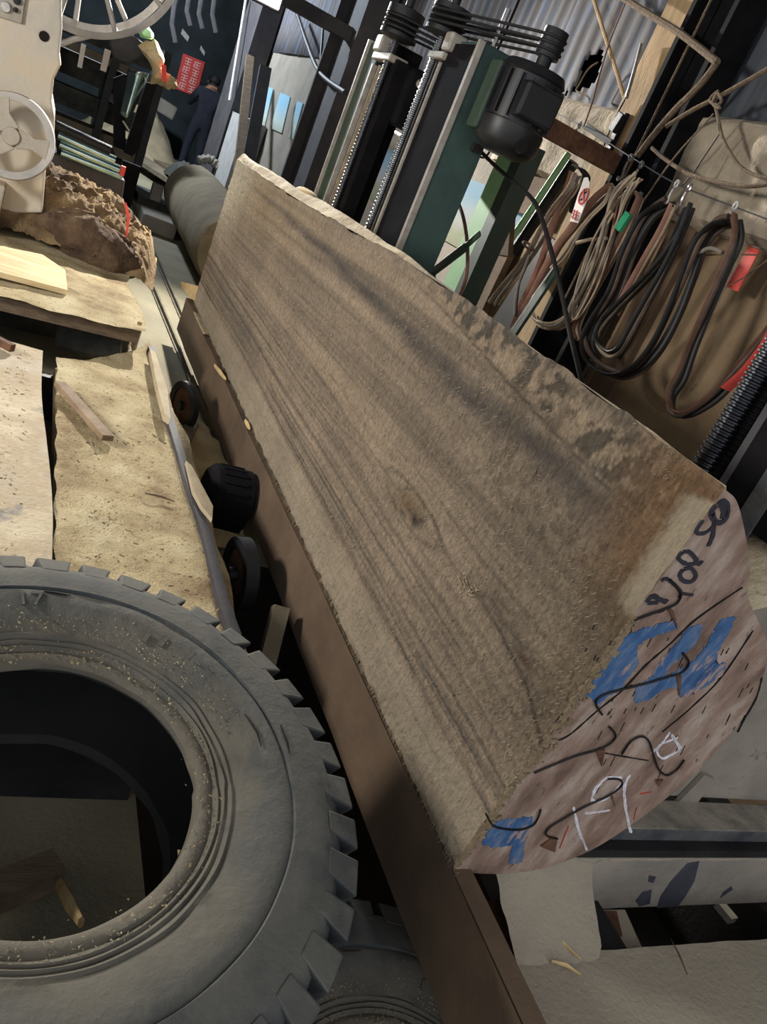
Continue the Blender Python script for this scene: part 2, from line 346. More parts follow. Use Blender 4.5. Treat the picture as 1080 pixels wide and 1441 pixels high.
MB().box((2.60, 8.0, FL), (2.78, 14.2, .86)).build('wall_panel', 'wall_grey', wall)
MB().box((2.592, 4.45, -.25), (2.60, 8.0, .175)).build('painted_band', 'band_paint', wall)
# rough plaster ledge with an uneven surface
def led(u, v):
    y = 1.2 + 3.95 * u; z = .30 + .44 * v
    d = .05 * float(fbm(np.array(y * 3.1), np.array(z * 5), 5)) + .025 * float(vnoise(np.array(y * 14), np.array(z * 14), 9))
    e = min(1, min(u, 1 - u) * 20, min(v, 1 - v) * 14)
    zz = z + (.05 * (float(vnoise(np.array(y * 2.2), np.array(v), 3)) - .5))
    return (2.60 - (.06 + d) * (.35 + .65 * e), y, zz)
mb = MB(); mb.add(*rough_grid(led, 90, 16)); mb.box((2.6, 1.2, .31), (2.78, 5.15, .73)); mb.build('plaster_ledge', 'plaster', wall, smooth=True)
# corrugated sheets (one has a torn hole)
HOLE = [P(*q, x=2.58) for q in [(796, 134), (812, 118), (822, 92), (830, 78), (848, 73), (846, 95), (838, 116), (822, 126), (806, 130)]]
def inside(y, z, poly):
    c = False; n = len(poly)
    for i in range(n):
        a, b = poly[i], poly[i - 1]
        if (a.z > z) != (b.z > z) and y < (b.y - a.y) * (z - a.z) / (b.z - a.z) + a.y: c = not c
    return c
def sheet(y0, y1, z0, z1, material, x=2.60, hole=None, ph=0):
    ny = int((y1 - y0) / .02); nz = 40 if hole else 6; mb = MB(); vs = []; fs = []
    for j in range(nz + 1):
        z = z0 + (z1 - z0) * j / nz
        for i in range(ny + 1):
            y = y0 + (y1 - y0) * i / ny
            vs.append((x + .0045 * math.sin(2 * math.pi * y / .125 + ph) + .012 * math.sin(y * 3 + z * 2), y, z))
    for j in range(nz):
        for i in range(ny):
            if hole and inside(y0 + (y1 - y0) * (i + .5) / ny, z0 + (z1 - z0) * (j + .5) / nz, hole): continue
            fs.append((j * (ny + 1) + i, j * (ny + 1) + i + 1, (j + 1) * (ny + 1) + i + 1, (j + 1) * (ny + 1) + i))
    o = mb.add(vs, fs).build('corrugated_sheet', material, wall, smooth=True)
    s = o.modifiers.new('thickness', 'SOLIDIFY'); s.thickness = .003
    return o
sheet(1.2, 2.45, .62, 2.6, 'sheet_dark'); sheet(2.43, 3.5, .62, 2.6, 'sheet_dark', 2.59)
sheet(3.48, 4.9, .62, 1.75, 'sheet_blue', 2.575, HOLE); sheet(4.88, 5.75, .6, 2.6, 'sheet_blue', 2.59, ph=1)
sheet(5.73, 7.2, .66, 2.6, 'sheet_blue', 2.58); sheet(7.18, 8.9, .66, 2.6, 'sheet_blue', 2.59); sheet(8.88, 11.2, .8, 2.6, 'sheet_blue', 2.57); sheet(11.2, 14, .8, 2.6, 'sheet_blue', 2.58)
sheet(3.48, 4.9, 1.75, 2.6, 'sheet_blue', 2.58)
# recesses and posts of the lower wall
MB().prism([P(*q, x=2.6) for q in [(752, 236), (797, 248), (766, 312), (722, 296)]], (-.03, 0, 0)).build('recessed_board', 'recess_brown', wall)
MB().box((2.585, 3.05, FL), (2.62, 3.22, .30)).build('wall_post', 'recess_brown', wall)
MB().box((2.59, 3.32, FL), (2.625, 4.0, .31)).build('wall_panel', 'wall_grey', wall)
# far bay: light-blue worn paint panels
for q in [[(367, 117), (386, 126), (374, 178), (351, 164)], [(396, 131), (410, 137), (398, 188), (382, 181)], [(420, 143), (428, 146), (414, 197), (408, 193)]]:
    MB().prism([P(*a, x=2.6) for a in q], (-.015, 0, 0)).build('paint_panel', 'band_paint_far', wall)
# columns along the wall
def colthing(name, lo, hi, material, label, cat='column', **k):
    return MB().box(lo, hi).build(name, material, label=label, cat=cat, bevel=.006, **k)
t = thing('steel_column', (2.42, 8.5, FL), 'dark grey steel column left of the two screw posts', 'column')
MB().box((2.30, 8.02, FL), (2.56, 8.06, 2.55)).build('flange', 'column_grey', t); MB().box((2.30, 8.92, FL), (2.56, 8.96, 2.55)).build('flange', 'column_grey', t)
MB().box((2.40, 8.06, FL), (2.44, 8.92, 2.55)).build('web', 'column_grey', t)
colthing('steel_column', (2.28, 12.6, FL), (2.56, 13.7, 2.55), 'column_grey', 'dark far column beside the standing worker')
t = thing('wooden_post', (2.5, 3.72, FL), 'tan squared wooden post against wall beside black column', 'post')
MB().box((2.44, 3.62, FL), (2.56, 3.83, 2.55)).build('post', 'timber_tan', t, bevel=.008)
MB().box((2.425, 3.70, .47), (2.44, 3.75, .68)).build('strap_plate', 'dark_steel', t)
for z in (.50, .64): MB().cyl((2.425, 3.725, z), (2.415, 3.725, z), .012).build('bolt', 'rust', t)
t = thing('steel_column', (2.5, 3.4, FL), 'black steel column beside the tan wooden post', 'column')
MB().box((2.40, 3.27, FL), (2.56, 3.30, 2.55)).build('flange', 'black_steel', t); MB().box((2.40, 3.55, FL), (2.56, 3.58, 2.55)).build('flange', 'black_steel', t); MB().box((2.47, 3.30, FL), (2.5, 3.55, 2.55)).build('web', 'black_steel', t)
MB().tube([(2.41, 3.47, -.2), (2.41, 3.475, 2.5)], .006).build('conduit', 'rope', t)
MB().bar(P(392, -8, y=8.6), P(512, 60, y=8.6), .12, .12).build('roof_brace', 'column_grey', label='dark steel brace crossing above far plaster wall', cat='brace')
MB().bar(P(330, 290, x=2.1), P(352, 80, x=2.2), .10, .05).build('leaning_plank', 'timber', label='brown plank leaning on the far dark column', cat='plank')
MB().bar(P(346, 250, x=2.1), P(374, 95, x=2.2), .14, .05).build('leaning_plank', 'column_grey', label='grey plank leaning right of the brown plank', cat='plank')
MB().tube([P(323, 142, x=2.2), P(347, -5, x=2.2)], .02).build('thin_pipe', 'wheel_grey', label='thin pale pipe rising past far dark column', cat='pipe')
MB().tube(spline([P(418, 18, x=2.4), P(432, 60, x=2.4), P(446, 95, x=2.35), P(460, 112, x=2.3), P(486, 130, x=2.2)]), .022).build('wall_cable', 'cable_black', label='black cable drooping over the far plaster wall', cat='cable')
MB().tube(spline([P(455, 40, x=2.5), P(448, 110, x=2.5), P(430, 165, x=2.5), P(408, 245, x=2.5)]), .015).build('wall_cable', 'cable_black', label='thin dark cable running down beside grey column', cat='cable')
mb = MB(); mb.box((2.30, 11.5, FL), (2.58, 12.5, -.1)); o = mb.build('white_cabinet', 'pale_grey', label='small pale cabinet standing past log far end', cat='cabinet')

# ================================================================== THE LOG
zb = lambda y: -1.121 + (y - .87) / 3.96 * .032
zt = lambda y: -.212 - (y - .87) / 3.96 * .048 + .03 * math.exp(-((y - 2.1) / 1.0)**2)
YN = lambda z: .925 - .088 * (z + 1.12)                 # slightly raked near end
EN0 = Vector((1, .925, -1.12)); ENn = Vector((0, 1, .088))
YF = 4.86
log = thing('sawn_log', (1.15, 2.9, -1.13), 'huge half log with flat sawn face resting on the carriage', 'log')
NY, NZ = 620, 150
tt = np.linspace(0, 1, NY + 1)**1.7
hh = np.linspace(0, 1, NZ + 1)
vs = []; yy = np.zeros((NZ + 1, NY + 1)); zz = np.zeros_like(yy)
for j in range(NZ + 1):
    for i in range(NY + 1):
        y0 = .9 + (YF - .9) * tt[i]; z = zb(y0) + (zt(y0) - zb(y0)) * hh[j]
        y = YN(z) + (YF + .05 * hh[j] - YN(z)) * tt[i]; z = zb(y) + (zt(y) - zb(y)) * hh[j]
        yy[j, i] = y; zz[j, i] = z
hg = hh[:, None] * np.ones_like(yy); sg = yy
# relief of the sawn surface
edge = np.minimum(sm(0, .03, hg), sm(1, .97, hg)) * sm(0, .02, (sg - .84))
knot = np.sqrt(((sg - 1.65) / 4.2)**2 + (hg - .46)**2)
xr = (fbm(sg * 14, hg * 22, 1) - .5) * .006 + (fbm(sg * 70, hg * 60, 2, 3) - .5) * .006 + (vnoise(sg * 160, hg * 10, 4) - .5) * .0022
xr -= .006 * np.exp(-(knot / .012)**2)
xg = 1.0 + xr * edge + (1 - sm(0, .012, hg)) * .006 * (vnoise(sg * 30, hg * 0, 8) - .2)
zz = zz + (np.where(hg < .005, (fbm(sg * 20, hg * 0, 31) - .5) * .012, 0)) + np.where(hg > .995, (fbm(sg * 9, hg * 0, 33) - .5) * .02, 0)
# colour of the wood itself
def C(r, g, b): return np.array(srgb(r, g, b)[:3])
def blend(c, col, w): return c * (1 - w[..., None]) + col * w[..., None]
wk = np.exp(-(knot / .10)**2)
g0 = hg + .012 * (fbm(sg * 1.1, hg * 3, 11) - .5) * 2 + .03 * np.exp(-((sg - 1.2) / .5)**2) * (hg - .46) * -1.5
gr = g0 * (1 - wk) + (.46 + np.sign(hg - .46) * knot * 1.0) * wk
n1 = vnoise(gr * 46, sg * .5, 21); n2 = vnoise(gr * 110, sg * 1.1, 22); n3 = vnoise(gr * 24, sg * .3, 23)
col = np.ones(yy.shape + (3,)) * C(150, 130, 106)
col = blend(col, C(104, 90, 74), sm(.45, .85, n1) * .6)
col = blend(col, C(176, 154, 126), sm(.5, .9, n2) * .45)
col = blend(col, C(104, 92, 76), sm(.55, .9, n3) * .35)
n5 = vnoise(gr * 170, sg * .8, 25); col = blend(col, C(86, 76, 64), sm(.68, .88, n5) * .6 * sm(.75, .5, hg))
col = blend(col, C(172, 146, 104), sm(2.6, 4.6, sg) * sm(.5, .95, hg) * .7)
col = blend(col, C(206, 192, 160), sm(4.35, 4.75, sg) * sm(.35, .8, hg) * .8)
# pale lower strip with thin dark lines above it
low = 1 - sm(.13, .17, hg + .02 * (vnoise(sg * 1.4, hg * 0, 41) - .5))
col = blend(col, C(170, 154, 128), low * .7)
for hc, wd, am, sd in [(.186, .0022, .8, 61), (.212, .002, .7, 62), (.240, .0025, .7, 63), (.262, .002, .6, 64), (.325, .002, .5, 65), (.345, .0025, .5, 66), (.175, .004, .9, 51), (.20, .004, .5, 52), (.225, .007, .45, 53), (.285, .006, .6, 54), (.30, .003, .5, 55), (.36, .004, .35, 56), (.40, .003, .35, 57), (.12, .003, .3, 58), (.60, .004, .3, 59), (.66, .006, .35, 60)]:
    d = np.abs(gr - hc - .02 * (vnoise(sg * .9, hg * 0, sd) - .5))
    col = blend(col, C(62, 58, 54), np.exp(-(d / wd)**2) * am * sm(.15, .5, vnoise(sg * 2.2, hg * 8, sd + 9)))
# dark heart band near the top
hb = np.interp(sg, [.8, .94, 1.09, 1.4, 1.7, 2.05, 2.82, 3.64, 4.9], [.80, .80, .825, .82, .805, .825, .87, .905, .93])
wb = np.interp(sg, [.8, 1.2, 1.7, 2.2, 3, 3.8, 4.9], [.05, .055, .06, .045, .03, .02, .012])
d = (hg - hb) / (wb * .82)
col = blend(col, C(66, 60, 56), np.exp(-d**2) * (.5 + .6 * fbm(sg * 9, hg * 30, 61)) * np.interp(sg, [.8, 1.2, 3, 4, 4.9], [.7, 1, 1, .6, .2]))
hu = np.interp(sg, [.8, 1.0, 1.32, 1.53, 1.92, 2.3], [.855, .86, .885, .905, .945, .97])
col = blend(col, C(50, 40, 32), np.exp(-((hg - hu) / .004)**2) * .8 * sm(2.5, 1.6, sg))
# mottled zone along the top edge
mot = sm(.50, .56, fbm(sg * 34 + hg * 12, hg * 30, 71, 5)) * sm(.30, .55, vnoise(sg * 3.5, hg * 9, 72) + .2) * sm(hu - .005, hu + .02, hg) * sm(2.6, 1.9, sg)
col = blend(col, C(158, 136, 108), sm(hu - .005, hu + .02, hg) * sm(2.6, 1.9, sg) * .6)
col = blend(col, C(66, 58, 47), mot * .85)
col = blend(col, C(84, 76, 66), sm(.96, .99, hg) * sm(3.2, 1.6, sg) * .5 * fbm(sg * 20, hg * 10, 73))
mot2 = sm(.52, .59, fbm(sg * 36, hg * 44, 75, 5)) * sm(.62, .72, hg) * sm(1.9, 1.3, sg)
col = blend(col, C(96, 82, 64), mot2 * .6)
# damp golden stain and the clean corner at the near end
st = sm(1.12, .92, sg + .06 * (fbm(sg * 10, hg * 14, 81) - .5)) * sm(.62, .74, hg)
col = blend(col, C(124, 88, 46), st * .75)
col = blend(col, C(94, 74, 50), sm(1.02, .93, sg) * sm(.30, .45, hg) * sm(.80, .70, hg) * .6)
cl = sm(.925, .885, sg + .05 * (hg - .85) + .02 * (fbm(hg * 40, sg * 6, 83) - .5)) * sm(.70, .73, hg) * sm(.965, .955, hg + .25 * (sg - .87))
col = blend(col, C(176, 162, 134), cl * .8)
col = blend(col, C(108, 94, 70), sm(1.5, .95, sg) * sm(.22, .4, hg) * sm(.80, .6, hg) * .45)
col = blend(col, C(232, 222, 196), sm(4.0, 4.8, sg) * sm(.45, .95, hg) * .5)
# knot, resin streak and the shake that runs to the near end
kr = np.abs(knot - .045 - .012 * (fbm(sg * 12, hg * 16, 91) - .5))
col = blend(col, C(70, 56, 40), np.exp(-(kr / .006)**2) * .55 * sm(1.95, 1.75, sg) * sm(1.40, 1.52, sg))
ky = np.abs((sg - 1.655) * .9 - 0) ; kz = np.abs(hg - .462 + .16 * (sg - 1.655))
col = blend(col, C(116, 90, 54), np.exp(-(kz / .028)**2 - ((sg - 1.66) / .085)**2) * .75)
ring = np.abs(np.sqrt((kz / .034)**2 + ((sg - 1.66) / .10)**2) - 1)
col = blend(col, C(52, 42, 32), np.exp(-(ring / .16)**2) * .7 * sm(.3, .6, fbm(sg * 30, hg * 30, 93)))
col = blend(col, C(40, 28, 20), np.exp(-((hg - .445) / .018)**2 - ((sg - 1.60) / .03)**2) * .9)
hc = np.interp(sg, [.85, .90, 1.0, 1.14, 1.3, 1.5], [.375, .39, .44, .462, .47, .46])
col = blend(col, C(58, 44, 32), np.exp(-((hg - hc) / .006)**2) * sm(1.35, 1.1, sg) * .85)
col = blend(col, C(64, 54, 46), np.exp(-((hg - hc - .03) / .03)**2 - ((sg - 1.12) / .14)**2) * .75 * sm(.3, .7, fbm(sg * 20, hg * 40, 95)))
col = blend(col, C(86, 56, 30), np.exp(-((hg - .47) / .008)**2 - ((sg - 1.03) / .03)**2) * .9)
# broad mottling and saw-tooth marks across the grain
col = col * (.80 + .40 * fbm(sg * 5, hg * 7, 97))[..., None] * (.9 + .2 * vnoise(sg * 190 + hg * 8, hg * 5, 98))[..., None]
lum_ = col @ np.array([.3, .55, .15]); col = lum_[..., None] * .10 + col * .90
col = np.clip(col * .98, 0, 1)
# body: near end contour from the flat face round the back, lofted to the far end
prof_px = [(1020, 690), (1034, 700), (1043, 722), (1051, 760), (1056, 800), (1053, 838), (1064, 866), (1078, 895), (1081, 925), (1070, 965), (1050, 1005), (1022, 1042), (985, 1082), (940, 1122), (890, 1160), (835, 1195), (775, 1219), (720, 1229), (670, 1229), (640, 1226)]
prof = [Ppl(u, v, EN0, ENn) for u, v in prof_px]
prof = spline(prof, 4)
pn = []
for p in prof: pn.append((max(p.x - 1.0, 0) if p is not prof[0] else 0, p.z))
pn[0] = (0, zt(.85)); pn[-1] = (0, zb(.92))
mbody = MB(); NS = 60; npf = len(pn); bv = []
for k in range(NS + 1):
    u = (k / NS)**1.3
    for q, (dx, z) in enumerate(pn):
        yref = .9 + (YF - .9) * u
        h = (z - zb(.9)) / (zt(.9) - zb(.9)); z2 = zb(yref) + (zt(yref) - zb(yref)) * h
        y = YN(z2) + (YF + .05 * h - YN(z2)) * u
        w = math.sin(math.pi * q / (npf - 1))
        bump = (float(fbm(np.array(y * 2.2), np.array(q * .35), 101)) - .5) * .10 * min(1, dx * 6) * min(1, u * 12)
        bv.append((1.0 + max(dx * (1 - .12 * u) + bump, 0), y, z2 + (.02 * (float(vnoise(np.array(y * 3), np.array(q * .5), 7)) - .4) * min(1, u * 20) if 0 < q < npf - 1 else 0) + (.06 * min(1, max(0, u - .2) * 2.5) * math.sin(math.pi * q / 16) if q < 16 else 0)))
fs = [(k * npf + q, k * npf + q + 1, (k + 1) * npf + q + 1, (k + 1) * npf + q) for k in range(NS) for q in range(npf - 1)]
mbody.add(bv, fs, 0)
o0 = len(mbody.v)
mbody.add([bv[q] for q in range(npf)], [tuple(range(npf))], 1)
mbody.add([bv[NS * npf + q] for q in range(npf)], [tuple(range(npf))], 1)
body = mbody.build('log_body', ['bark', 'wood_end'], log, smooth=True)
off = Vector(log['_w'])
me = bpy.data.meshes.new('sawn_face')
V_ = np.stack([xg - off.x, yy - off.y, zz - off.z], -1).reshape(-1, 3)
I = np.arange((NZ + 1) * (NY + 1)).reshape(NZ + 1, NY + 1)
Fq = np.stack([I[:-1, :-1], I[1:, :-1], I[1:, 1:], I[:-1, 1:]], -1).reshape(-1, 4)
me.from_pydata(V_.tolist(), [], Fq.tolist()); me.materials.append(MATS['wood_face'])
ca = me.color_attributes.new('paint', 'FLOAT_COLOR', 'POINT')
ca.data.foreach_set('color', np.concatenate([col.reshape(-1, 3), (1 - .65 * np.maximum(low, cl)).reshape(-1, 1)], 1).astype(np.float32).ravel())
me.polygons.foreach_set('use_smooth', [True] * len(me.polygons))
face = bpy.data.objects.new('sawn_face', me); COL.objects.link(face); face.parent = log; face['_w'] = tuple(off); face['label'] = 'flat sawn face with grey-brown grain and a knot'
# raised fibres left by the saw
mb = MB()
NFZ = 5200
ys = .9 + 3.9 * rng.random(NFZ)**1.5; hs = rng.random(NFZ)
for y, h in zip(ys, hs):
    if h < .16 and rng.random() < .8: continue
    if .70 < h < .95 and y < .93: continue
    if vnoise(np.array(y * 5), np.array(h * 6), 3) < .35: continue
    z = zb(y) + (zt(y) - zb(y)) * h; L_ = (.003 + .007 * rng.random()) * (.75 + .22 * y); a = -math.pi / 2 + rng.normal(0, .45) + (.3 if h > .5 else -.1)
    d = Vector((0, math.cos(a), math.sin(a))) * L_; w = Vector((0, -math.sin(a), math.cos(a))) * (.0004 + .0005 * rng.random()) * (.7 + .4 * y)
    p = Vector((.9985, y, z)); q = p + d + Vector((-.002 - .005 * rng.random(), 0, 0))
    mid = (p + q) / 2 + Vector((-.002 - .002 * rng.random(), 0, 0))
    mb.add([p - w, p + w, mid + w * .8, mid - w * .8, q], [(0, 1, 2, 3), (3, 2, 4)])
mb.build('wood_fibres', 'fuzz', log, kind='stuff'); mb = MB()
for _ in range(34):                                     # loose splinter tuft beside the shake
    y = 1.30 + rng.normal(0, .03); h = .46 + rng.normal(0, .012); z = zb(y) + (zt(y) - zb(y)) * h
    a = rng.normal(2.9, .3); L_ = .02 * rng.random() + .008; d = Vector((-.006, math.cos(a) * L_, math.sin(a) * L_)); w = Vector((0, .0008, .0012)); p = Vector((.997, y, z))
    mb.add([p - w, p + w, p + d], [(0, 1, 2)])
mb.build('splinter_tuft', 'pale_board', log, kind='stuff'); mb = MB()
for e in range(900):                                    # frayed lower edge
    y = .93 + 3.9 * rng.random()**1.4; z = zb(y); L_ = .006 + .016 * rng.random()
    p = Vector((1.0 + .003 * rng.random(), y, z + .004)); d = Vector((-.006 * rng.random(), rng.normal(0, .006), -L_)); w = Vector((0, .0009, 0))
    mb.add([p - w, p + w, p + d], [(0, 1, 2)])
mb.build('frayed_edge', 'fuzz', log, kind='stuff')
mb = MB(); nrm = ENn.normalized()
for k in range(420):
    h = rng.random()**1.2 * .72; z = -1.12 + .91 * h; r_ = (.002 + .008 * rng.random()**2); c = Vector((1.0 + abs(rng.normal(0, .007)) * (1.6 if .3 < h < .65 else 1), YN(z) - .001, z))
    a = [c + Vector((math.cos(w), 0, math.sin(w))) * r_ * rng.uniform(.5, 1.2) for w in np.linspace(0, 6.28, 8)[:-1]]
    mb.prism(a, nrm * -(.001 + .003 * rng.random()))
mb.build('edge_crust', 'crust', log, kind='stuff')
# marks on the end face -------------------------------------------------
def E4(x, y, lift=.002): return Ppl(620 + x / 2.348, 660 + y / 2.348, EN0 - ENn.normalized() * lift, ENn)
def E9(x, y, lift=.002): return Ppl(860 + x / 4.909, 660 + y / 4.909, EN0 - ENn.normalized() * lift, ENn)
def ribbon(mb, pts, w, f=E4, lift=.002, jit=0):
    pts = spline([f(x, y, lift) for x, y in pts], 5) if len(pts) > 2 else [f(*pts[0], lift), f(*pts[1], lift)]
    n = ENn.normalized(); L_ = []; R_ = []
    for i, p in enumerate(pts):
        t = (pts[min(i + 1, len(pts) - 1)] - pts[max(i - 1, 0)]).normalized(); a = t.cross(n).normalized() * w / 2 * (1 + (random.random() - .5) * jit)
        L_.append(p - a); R_.append(p + a)
    k = len(pts); vs = L_ + R_ + [q + n * .0025 for q in L_ + R_]
    fs = [(i, i + 1, k + i + 1, k + i) for i in range(k - 1)] + [(2 * k + i, 2 * k + i + 1, i + 1, i) for i in range(k - 1)] + [(k + i, k + i + 1, 3 * k + i + 1, 3 * k + i) for i in range(k - 1)]
    mb.add(vs, fs)
for pts in [[(760, 365), (795, 408), (785, 440), (755, 458), (700, 478), (640, 500)],
            [(802, 608), (822, 640), (800, 672), (760, 685), (690, 706), (575, 735), (530, 752), (514, 775), (535, 812)],
            [(558, 852), (580, 880), (560, 908), (520, 928), (450, 948), (380, 975), (310, 1005)],
            [(600, 942), (630, 900), (665, 884), (690, 900), (705, 945), (722, 992), (748, 1012), (780, 995), (806, 962)],
            [(555, 1024), (592, 1026), (600, 1045), (560, 1078), (480, 1115), (400, 1160), (355, 1190), (352, 1212), (388, 1222)],
            [(150, 1138), (175, 1178), (215, 1190), (265, 1192), (305, 1178), (322, 1155), (332, 1126)]]:
    mb = MB(); mb.tube(spline([E4(x, y, .004) for x, y in pts], 5), .0021, 6); mb.build('crack_iron', 'iron_black', log, smooth=True)
for pts in [[(752, 460), (772, 470), (786, 532)], [(782, 682), (798, 684), (792, 755)], [(515, 930), (545, 928), (535, 985)], [(712, 1030), (738, 1028), (722, 1052)], [(560, 1075), (572, 1082), (580, 1118)], [(332, 1248), (368, 1222), (388, 1222), (380, 1268)]]:
    MB().prism([E4(x, y, .004) for x, y in pts], ENn.normalized() * .004).build('iron_spike', 'rust', log)
mb = MB()
ribbon(mb, [(350, 905), (420, 885), (520, 800), (600, 735), (680, 650), (760, 580), (850, 495), (1000, 392)], .0035, jit=1.2)
ribbon(mb, [(735, 870), (830, 790), (930, 690), (1035, 535)], .0025, jit=1.2)
ribbon(mb, [(1065, 690), (1045, 760), (1005, 830), (985, 870)], .0030, jit=1.2)
ribbon(mb, [(545, 940), (600, 950), (690, 965)], .002, jit=1.2); ribbon(mb, [(640, 500), (700, 480), (740, 470)], .003, jit=1)
for _ in range(90):
    x = 480 + 560 * random.random(); y = 520 + 560 * random.random()
    if (x - 300) * .75 + 400 > y + 620 or y > 1500 - x * .62: continue
    L_ = 8 + 26 * random.random(); ribbon(mb, [(x, y), (x + L_ * .5, y - L_)], .0012, lift=.0012)
mb.build('drying_cracks', 'crack', log)
for pts in [[(612, 556), (660, 530), (720, 512), (782, 500), (784, 528), (730, 545), (690, 560), (648, 588), (656, 640), (620, 690), (596, 730), (548, 760), (520, 790), (500, 760), (480, 742), (500, 705), (545, 650), (570, 600)],
            [(818, 525), (872, 508), (855, 560), (812, 610), (766, 648), (735, 690), (690, 708), (712, 655), (750, 610), (790, 570)],
            [(930, 495), (978, 488), (952, 545), (915, 612), (905, 645), (948, 640), (935, 678), (888, 715), (850, 735), (792, 757), (790, 722), (748, 724), (700, 760), (640, 772), (648, 715), (700, 690), (765, 680), (830, 642), (872, 598), (900, 540)],
            [(168, 1168), (236, 1158), (306, 1148), (304, 1196), (284, 1206), (278, 1250), (270, 1302), (228, 1304), (238, 1244), (180, 1250), (138, 1240), (150, 1210)]]:
    L9 = [(x, y) for x, y in pts]; q9 = []
    for (xa, ya), (xb, yb) in zip(L9, L9[1:] + L9[:1]):
        nn = max(2, int(math.hypot(xb - xa, yb - ya) / 7))
        for k in range(nn): q9.append((xa + (xb - xa) * k / nn + random.gauss(0, 2.4), ya + (yb - ya) * k / nn + random.gauss(0, 2.4)))
    pts = q9
    MB().prism([E4(x, y, .0015) for x, y in pts], ENn.normalized() * .0015).build('paint_mark', 'paint_blue', log)['label'] = 'smeared blue paint mark'
mb = MB()
for pts, w in [([(745, 250), (775, 225), (805, 250), (808, 310), (780, 365), (735, 372), (705, 330), (700, 290), (735, 255)], .0085), ([(770, 240), (790, 290), (780, 340)], .011), ([(700, 290), (718, 345), (715, 400), (705, 470), (676, 535)], .007),
               ([(640, 355), (592, 435), (640, 448), (690, 420), (722, 385)], .006),
               ([(500, 575), (545, 575), (575, 605), (595, 640), (560, 662), (505, 650), (470, 615), (500, 575)], .007), ([(590, 635), (612, 660), (636, 636)], .006),
               ([(505, 695), (560, 690), (590, 740), (560, 780), (505, 775), (480, 735), (505, 695)], .007), ([(350, 775), (385, 760), (430, 790), (470, 830), (488, 862), (475, 890)], .006),
               ([(480, 860), (570, 874)], .005), ([(250, 922), (290, 880), (345, 905), (392, 922)], .0085), ([(258, 930), (330, 925)], .006)]:
    ribbon(mb, pts, w * 1.05, E9, jit=.35)
mb.build('number_marks', 'ink', log)['label'] = 'black handwritten figures 50 and 400'
mb = MB()
for pts, w in [([(440, 1118), (448, 1160), (462, 1210), (488, 1258)], .0055), ([(600, 1022), (550, 1022), (512, 1062), (506, 1098), (545, 1090), (585, 1060), (602, 1030)], .005), ([(628, 1012), (610, 1050), (612, 1110), (622, 1160), (630, 1200)], .0055),
               ([(760, 872), (735, 905), (718, 930), (735, 958), (775, 938), (790, 925), (765, 880), (795, 920)], .004), ([(725, 915), (785, 890)], .003), ([(700, 940), (725, 915)], .003), ([(480, 1140), (560, 1130)], .002)]:
    for rep in range(3):
        ribbon(mb, [(x + random.uniform(-3, 3), y + random.uniform(-3, 3)) for x, y in pts], w * .62, jit=1.0)
mb.build('chalk_marks', 'chalk', log)['label'] = 'white chalk figures'
for pts, w in [([(395, 1255), (425, 1180)], .0018), ([(640, 1160), (650, 1120)], .0014), ([(660, 1075), (700, 1068)], .002)]:
    mb = MB(); ribbon(mb, pts, w); mb.build('red_mark', 'red_chalk', log)
for q, r in [([(985, 925), (1000, 955), (1003, 985), (988, 968)], .001), ([(962, 762), (980, 742), (995, 770), (970, 800)], .001)]: pass
# bark scraps lying on top near the far end
for (u, v, s, lab) in [((432), 271, .085, 'left pale bark scrap on top of the log'), ((536), 347, .10, 'right pale bark scrap on top of the log')]:
    c = P(u, v, x=1.10); mb = MB()
    def lump(a, b, c=c, s=s):
        th = 2 * math.pi * a; ph = math.pi * (b - .5)
        r = 1 + .25 * (float(vnoise(np.array(a * 6), np.array(b * 5), int(s * 1000))) - .5)
        return (c.x + .05 * r * math.cos(ph) * math.cos(th), c.y + s * 1.7 * r * math.cos(ph) * math.sin(th), c.z - .02 + .035 * r * math.sin(ph))
    mb.add(*rough_grid(lump, 18, 10)); mb.build('bark_scrap', 'chip', smooth=True, label=lab, cat='bark', group='bark scraps on the log')

# ================================================================== CARRIAGE UNDER THE LOG
car = thing('log_carriage', (1.6, 2.7, FL), 'steel log carriage with brown side beam carrying the huge half log', 'carriage')
def beamface(u, v):
    y = .35 + 4.75 * u; z = -1.335 + .205 * v
    return (1.0 + .004 * (float(vnoise(np.array(y * 3), np.array(v * 2), 5)) - .5), y, z + (.006 * (float(vnoise(np.array(y * 6), np.array(0), 6)) - .5) if v == 0 else 0))
mb = MB(); mb.add(*rough_grid(beamface, 120, 4)); mb.box((1.004, .35, -1.335), (1.05, 5.1, -1.13)); mb.build('side_beam', 'brown_steel', car, smooth=True)
MB().box((1.40, .6, -1.36), (1.50, 5.1, -1.27)).build('inner_beam', 'dark_steel', car); MB().box((2.2, .6, -1.36), (2.3, 5.1, -1.27)).build('inner_beam', 'dark_steel', car)
# bunk (cross beam) under the near end, with its dark ledge and stains
bunk = MB().box((1.22, .95, -1.302), (2.5, 1.06, -1.132)).build('bunk_beam', 'dusty_steel', car, bevel=.004)
MB().box((1.18, .985, -1.131), (2.5, 1.08, -1.072)).build('bunk_ledge', 'oily_steel', car, bevel=.004)
MB().box((1.18, .955, -1.1315), (2.5, .985, -1.108)).build('bunk_lip', 'dark_steel', car)
def stain(pts, y=.949): MB().prism([P(*p, y=y) for p in pts], (0, .002, 0)).build('oil_stain', 'stain', bunk)
stain([(968, 1215), (985, 1212), (978, 1240), (965, 1262), (955, 1275), (925, 1278), (930, 1262), (945, 1240)]); stain([(905, 1255), (918, 1252), (915, 1272), (900, 1276), (895, 1268)]); stain([(914, 1232), (924, 1234), (920, 1243), (913, 1241)]); stain([(1018, 1256), (1030, 1247), (1032, 1252), (1014, 1264)])
